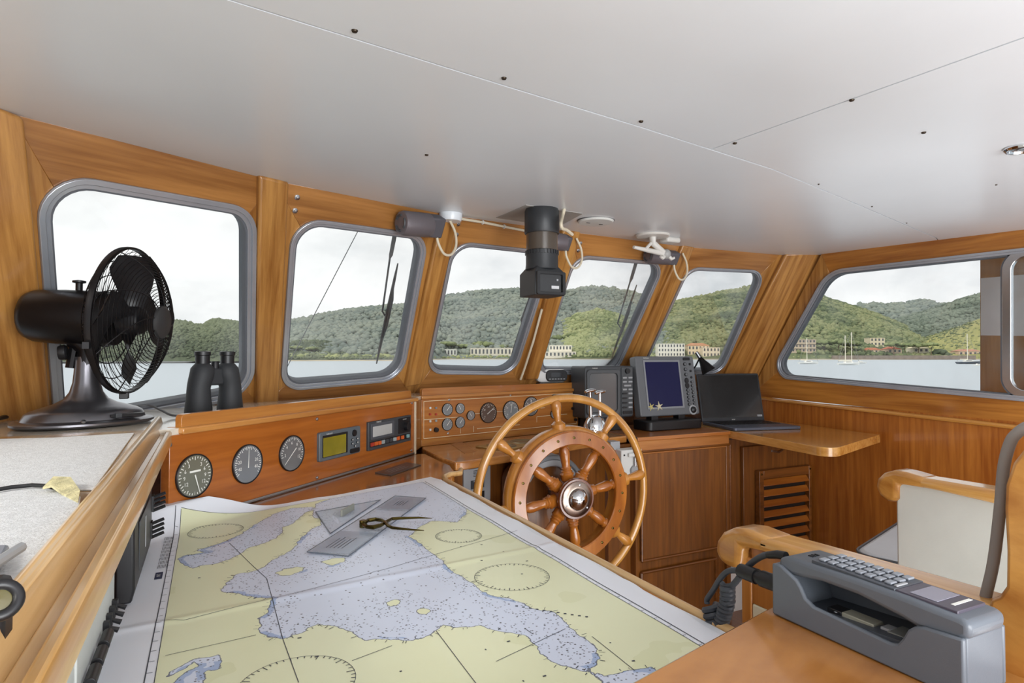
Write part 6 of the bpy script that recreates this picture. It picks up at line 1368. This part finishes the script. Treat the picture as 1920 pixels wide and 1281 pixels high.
# beach strip and sea wall
us = np.linspace(520, 2150, 120); VA = []
for u in us:
    d = interp(BASE_D, u)
    for dd, z in ((-3, SEA - .2), (0, SEA + .5), (5, SEA + .9), (14, SEA + 1.4)): q = far(u, 667, d + dd); VA.append((q.x, q.y, z))
F = np.array([[i * 4 + j, (i + 1) * 4 + j, (i + 1) * 4 + j + 1, i * 4 + j + 1] for i in range(119) for j in range(3)])
o = bulk('shore', np.array(VA), F, mat('beach_sand', 'b3a78f', .9, var=.2, vscale=.2)); o['kind'] = 'structure'
swl = thing('sea_wall', 'long brown-grey stone sea wall behind the beach at the foot of the bay', 'sea wall', far(1650, 672, 603))
g = G(); us = np.linspace(1562, 1830, 28); fr_ = [far(u, 667, 603) for u in us]
for a, b in zip(fr_[:-1], fr_[1:]): g.hexa([(a.x, a.y, SEA), (b.x, b.y, SEA), (b.x + FD.x * 3, b.y + FD.y * 3, SEA), (a.x + FD.x * 3, a.y + FD.y * 3, SEA)], [(a.x, a.y, SEA + 4.2), (b.x, b.y, SEA + 4.2), (b.x + FD.x * 3, b.y + FD.y * 3, SEA + 4.2), (a.x + FD.x * 3, a.y + FD.y * 3, SEA + 4.2)])
obj('wall_body', g, mat('sea_wall_stone', '7d7268', .9, var=.2, vscale=.3), swl, flat=True)
# shrubs and low trees along the water
cs, rs, tn = [], [], []
def strip(u0, u1, n_, d0, d1, r0, r1, zlo=1.0, tone=.5):
    for _ in range(n_):
        u = random.uniform(u0, u1); D = interp(BASE_D, u) + random.uniform(d0, d1); q = far(u, 667, D); r = random.uniform(r0, r1)
        cs.append((q.x, q.y, SEA + zlo + r * .4)); rs.append(r); tn.append(tone - .15 + random.uniform(-.35, .35))
strip(540, 780, 170, 12, 45, 1.6, 3.6, 1.2, .7); strip(1000, 1240, 90, 8, 26, .8, 1.7, .6, .2); strip(810, 980, 80, 8, 26, .8, 1.6, .6, .2); strip(1240, 1420, 60, 10, 22, .8, 1.6, .6, .6); strip(1480, 1850, 120, 8, 26, .8, 1.7, 2.0, .6); strip(1530, 1630, 40, 40, 60, 1.8, 3.6, 2, .4); strip(1690, 1800, 40, 50, 70, 1.8, 3.4, 2, .4)
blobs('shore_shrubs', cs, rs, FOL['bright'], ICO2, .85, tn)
# umbrella pines
def pine(u, vtop, wpx, D, kind, label, group):
    q = far(u, 667, D); top = far(u, vtop, D).z; w = wpx / F_PX * D / 2; h = top - SEA - 1.0
    t = thing(kind, label, 'tree', (q.x, q.y, SEA + 1.0), group); B0 = V((q.x, q.y, SEA + 1.0))
    g = G().tube([B0, B0 + V((.2, 0, h * .4)), B0 + V((0, 0, h * .75))], [.5, .35, .25], 7)
    for s in range(3):
        a = 2.1 * s; g.tube([B0 + V((0, 0, h * .55)), B0 + V((w * .5 * math.cos(a), w * .5 * math.sin(a), h * .82))], [.25, .12], 5)
    obj('trunk', g, mat('pine_bark', '6b5a49', .9), t)
    c_, r_, tt_ = [], [], []
    for _ in range(26):
        a = random.uniform(0, 6.28); rr = w * math.sqrt(random.random()) * .85; r = w * random.uniform(.22, .38)
        c_.append((q.x + rr * math.cos(a), q.y + rr * math.sin(a), top - r * .6 - (rr / w) ** 2 * h * .12)); r_.append(r); tt_.append(random.uniform(-.1, .5))
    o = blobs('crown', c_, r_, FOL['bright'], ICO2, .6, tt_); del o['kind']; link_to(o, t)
PLAB = ['umbrella pine right beside the tan apartment block', 'umbrella pine behind the bow of the two-masted yacht', 'umbrella pine between the two-masted yacht and the pale villa', 'umbrella pine behind the red-roofed house', 'umbrella pine just right of the red-roofed house', 'umbrella pine in front of the cream house', 'umbrella pine between the cream house and the dark tree', 'leftmost umbrella pine in the third front window', 'umbrella pine second from the left in the third front window', 'widest umbrella pine above the long pale shore building', 'umbrella pine at the right end of the long pale shore building', 'umbrella pine directly above the white villa', 'umbrella pine on the slope right of the white villa', 'umbrella pine standing third from the left on the bright hill', 'rightmost umbrella pine on the bright hill in the fourth window', 'leftmost umbrella pine in the second front window', 'umbrella pine beside the stay wire in the second front window']
PG = 'umbrella pines along the far shore'; PL = 'umbrella pine with a flat green crown on the far shore'
for (u, v, w, dd) in ((1545, 637, 34, 30), (1572, 636, 36, 26), (1598, 640, 34, 34), (1676, 641, 30, 20), (1696, 643, 26, 28), (1722, 643, 28, 24), (1746, 642, 26, 22), (838, 640, 40, 45), (868, 645, 34, 50), (906, 640, 44, 60), (945, 646, 30, 48), (1046, 628, 34, 90), (1078, 622, 36, 100), (1112, 628, 36, 80), (1145, 634, 30, 70), (556, 648, 26, 45), (585, 650, 24, 40)): pine(u, v, w, interp(BASE_D, u) + dd, 'umbrella_pine', PLAB.pop(0), PG)
q = far(1764, 667, 632); t = thing('dark_tree', 'dark rounded tree among the houses behind the sea wall', 'tree', (q.x, q.y, SEA + 1))
g = G().tube([(q.x, q.y, SEA + 1), (q.x, q.y, SEA + 6)], .5, 7); obj('trunk', g, mat('pine_bark', '6b5a49'), t)
c_ = []; r_ = []
for _ in range(40): a = random.uniform(0, 6.28); rr = random.uniform(0, 7); c_.append((q.x + rr * math.cos(a) * 1.3, q.y + rr * math.sin(a), SEA + 4 + random.uniform(0, 6.5) * (1 - rr / 11))); r_.append(random.uniform(1.6, 3))
o = blobs('crown', c_, r_, FOL['dark'], ICO2, .9, [.1] * 40); del o['kind']; link_to(o, t)
# houses
WIN_M = mat('house_window', '4a4d50', .3); 
def house(u0, u1, vt, vb, D, col, label, nx, ny, roof=None, name='house', cat='house', balcony=False, depth=12):
    a, b = far(u0, vb, D), far(u1, vb, D); tp = far((u0 + u1) / 2, vt, D).z; bz = min(a.z, SEA + 1.2) if vb > 664 else a.z - 3
    t = thing(name, label, cat, ((a.x + b.x) / 2, (a.y + b.y) / 2, bz)); W = (V((b.x, b.y, 0)) - V((a.x, a.y, 0))).length; Hh = tp - bz
    m = frame((a.x, a.y, bz), RD, (0, 0, 1)); wm = mat('wall_' + col, col, .8, var=.06, vscale=.3)
    rh = Hh * .22 if roof else 0; Hw = Hh - rh
    obj('walls', G(m).prism([(0, 0), (W, 0), (W, Hw), (0, Hw)], -depth, 0), wm, t)
    if roof:
        g = G(m); o_ = .5; ins = min(W * .25, depth * .4)
        g.add([(-o_, Hw, o_), (W + o_, Hw, o_), (W + o_, Hw, -depth - o_), (-o_, Hw, -depth - o_), (ins, Hw + rh, -depth / 2), (W - ins, Hw + rh, -depth / 2)], [(0, 1, 5, 4), (1, 2, 5), (2, 3, 4, 5), (3, 0, 4), (0, 3, 2, 1)]); obj('roof', g, mat('roof_' + roof, roof, .85, var=.1, vscale=.4), t, flat=True)
    else: obj('parapet', G(m).box((W / 2, Hw + .15, -depth / 2), (W + .5, .3, depth + .5)), wm, t)
    lo = max(0, (SEA + 2 - bz)); 
    for j in range(ny):
        yc = lo + (Hw - lo) * (j + .5) / ny; hh = (Hw - lo) / ny
        if balcony:
            obj('balcony', G(m).box((W / 2, yc - hh * .30, .5), (W * .98, hh * .34, 1.0)), mat('balcony_tan', 'b3a48f', .8), t)
        for i in range(nx):
            w_ = W / nx; obj('window', G(m).box((w_ * (i + .5), yc + hh * .08, .02), (w_ * .46, hh * .55, .12)), WIN_M, t)
house(1478, 1530, 637, 673, 622, 'a8998a', 'long tan apartment block of balconies at the shore behind the moored sloop', 8, 4, None, 'apartment_building', 'building', True)
house(1632, 1659, 634, 652, 690, 'cfc3a8', 'tall pale stone villa on the slope above the pines', 4, 3, None, 'villa', 'building')
house(1624, 1655, 652, 670, 636, 'd3bfa5', 'low house with orange roof under the pale villa', 4, 2, 'a8694c')
house(1665, 1691, 650, 668, 634, 'd6c2a8', 'red-roofed house between two umbrella pines', 3, 2, 'b0674a')
house(1713, 1742, 648, 667, 636, 'ddd6bf', 'cream house with pale roof near the sea wall end', 3, 2, 'cfc4a4')
house(1798, 1842, 655, 670, 628, 'c3ab94', 'pinkish shore house behind the dark-hulled yacht', 5, 1, 'b3806a')
house(1030, 1072, 648, 664, 655, 'ded8c8', 'white villa with rows of windows seen in the fourth front window', 7, 2, None, 'villa', 'building')
house(1022, 1080, 660, 667, 650, 'd2ccbc', 'low white terrace wall below the white villa', 8, 1, None, 'terrace', 'building')
house(820, 856, 655, 664, 656, 'c3c4bd', 'low grey-white houses at the left end of third window shore', 6, 1)
house(882, 966, 653, 663, 660, 'c9c3b4', 'long pale shore building in the third front window', 12, 1, None, 'shore_building', 'building')
house(1234, 1284, 645, 664, 624, 'd3cfc2', 'pale hotel of many windows in the fifth front window', 9, 3, None, 'hotel', 'building')
house(1290, 1330, 643, 662, 630, 'd6c3a4', 'tan hotel with terracotta roof beside the pale hotel', 6, 2, 'b5825f', 'hotel', 'building')
house(1318, 1350, 652, 667, 620, 'dccdb4', 'beige shore house next to the window edge above lamp', 5, 2)
# moored yachts
def yacht(u, vw, lpx, masts, hullc, label, motor=False):
    D = F_PX * (EYE - SEA) / (vw - 667); c = far(u, 667, D); c.z = SEA; Lh = lpx / F_PX * D
    t = thing('motor_boat' if motor else 'sailing_yacht', label, 'boat', c); m = frame(c, RD, (0, 0, 1)); B_ = Lh * .14
    n_ = 12; vs = []
    for i in range(n_ + 1):
        s = i / n_; x = (s - .5) * Lh; hb = B_ * (1 - max(0, (s - .45) / .55) ** 2.2) * (.8 + .2 * min(1, s * 4)); fb = Lh * .085 * (1 + .35 * s)
        vs += [(x * .96, -.3, 0), (x * .98, fb * .4, hb * .85), (x, fb, hb), (x, fb, -hb), (x * .98, fb * .4, -hb * .85)]
    fs = [(i * 5 + j, (i + 1) * 5 + j, (i + 1) * 5 + (j + 1) % 5, i * 5 + (j + 1) % 5) for i in range(n_) for j in range(5)] + [(4, 3, 2, 1, 0), tuple(n_ * 5 + j for j in range(5))]
    obj('hull', G(m).add(vs, fs), mat('hull_' + hullc, hullc, .3), t)
    fb = Lh * .09; CW = mat('boat_white', 'e4e4e0', .4)
    obj('cabin', G(m).prism([(-.22 * Lh, fb), (.20 * Lh, fb * 1.2), (.12 * Lh, fb * 1.9), (-.18 * Lh, fb * (2.6 if motor else 1.9))], -B_ * .5, B_ * .5), CW, t)
    obj('cabin_window', G(m).prism([(-.15 * Lh, fb * 1.35), (.10 * Lh, fb * 1.45), (.08 * Lh, fb * 1.65), (-.14 * Lh, fb * 1.65)], -B_ * .52, B_ * .52), WIN_M, t)
    for (du, vt) in masts:
        tp = far(u + du, vt, D); x = du / F_PX * D; hz = tp.z - SEA; MM = mat('mast_pale', 'dcd6c4', .4); r = .10 + .0002 * D
        obj('mast', G(m).tube([(x, fb, 0), (x, hz, 0)], r, 8), MM, t)
        obj('boom', G(m).tube([(x, fb * 2.1, 0), (x - Lh * .32, fb * 2.15, 0)], r * 1.3, 8), MM, t)
        obj('rigging', G(m).tube([(x, hz, 0), (.49 * Lh, fb * 1.3, 0)], .05, 4).tube([(x, hz, 0), (-.49 * Lh, fb * 1.2, 0)], .05, 4), mat('wire', '8a8a86', .5), t)
yacht(1516, 682.5, 37, [(-3, 634)], 'e2e2de', 'small white sloop moored before the tan apartment block')
yacht(1591, 684.5, 41, [(-6, 629), (6, 623)], 'e6e6e2', 'white two-masted yacht moored in the middle of the bay')
yacht(1614, 681.5, 22, [], 'dcdcd8', 'little white motor boat just beyond the two-masted yacht', True)
yacht(1816, 682.5, 44, [(-2, 626)], '3d4652', 'dark-hulled yacht with a tall mast near the wooden post')
yacht(1834, 686, 18, [], 'e4e4e0', 'white boat stern showing beside the wooden post, nearest of the boats', True)
# rigging wire outside the second window
a, b = far(700, 378, 5.0), far(528, 708, 5.0)
b = b + (b - a) * ((b.z - .26) / (a.z - b.z)); a = a + (a - b) * .25
tag(obj('stay_wire', G().tube([a, b], .0035, 6), mat('wire_dark', '55585a', .4, .6)), 'thin slanting rigging wire outside the second front window', 'wire')
dk_ = [(-.95, 2.6), (3.55, 2.6), (3.45, 4.5), (2.7, 7.0), (1.4, 9.6), (.1, 7.0), (-.75, 4.5)]
g = G().hexa([(1.4 + (x - 1.4) * .8, y * .97, SEA - .3) for x, y in dk_], [(x, y, .25) for x, y in dk_]); smesh('foredeck', g, mat('deck_paint', 'e6e6e2', .6))
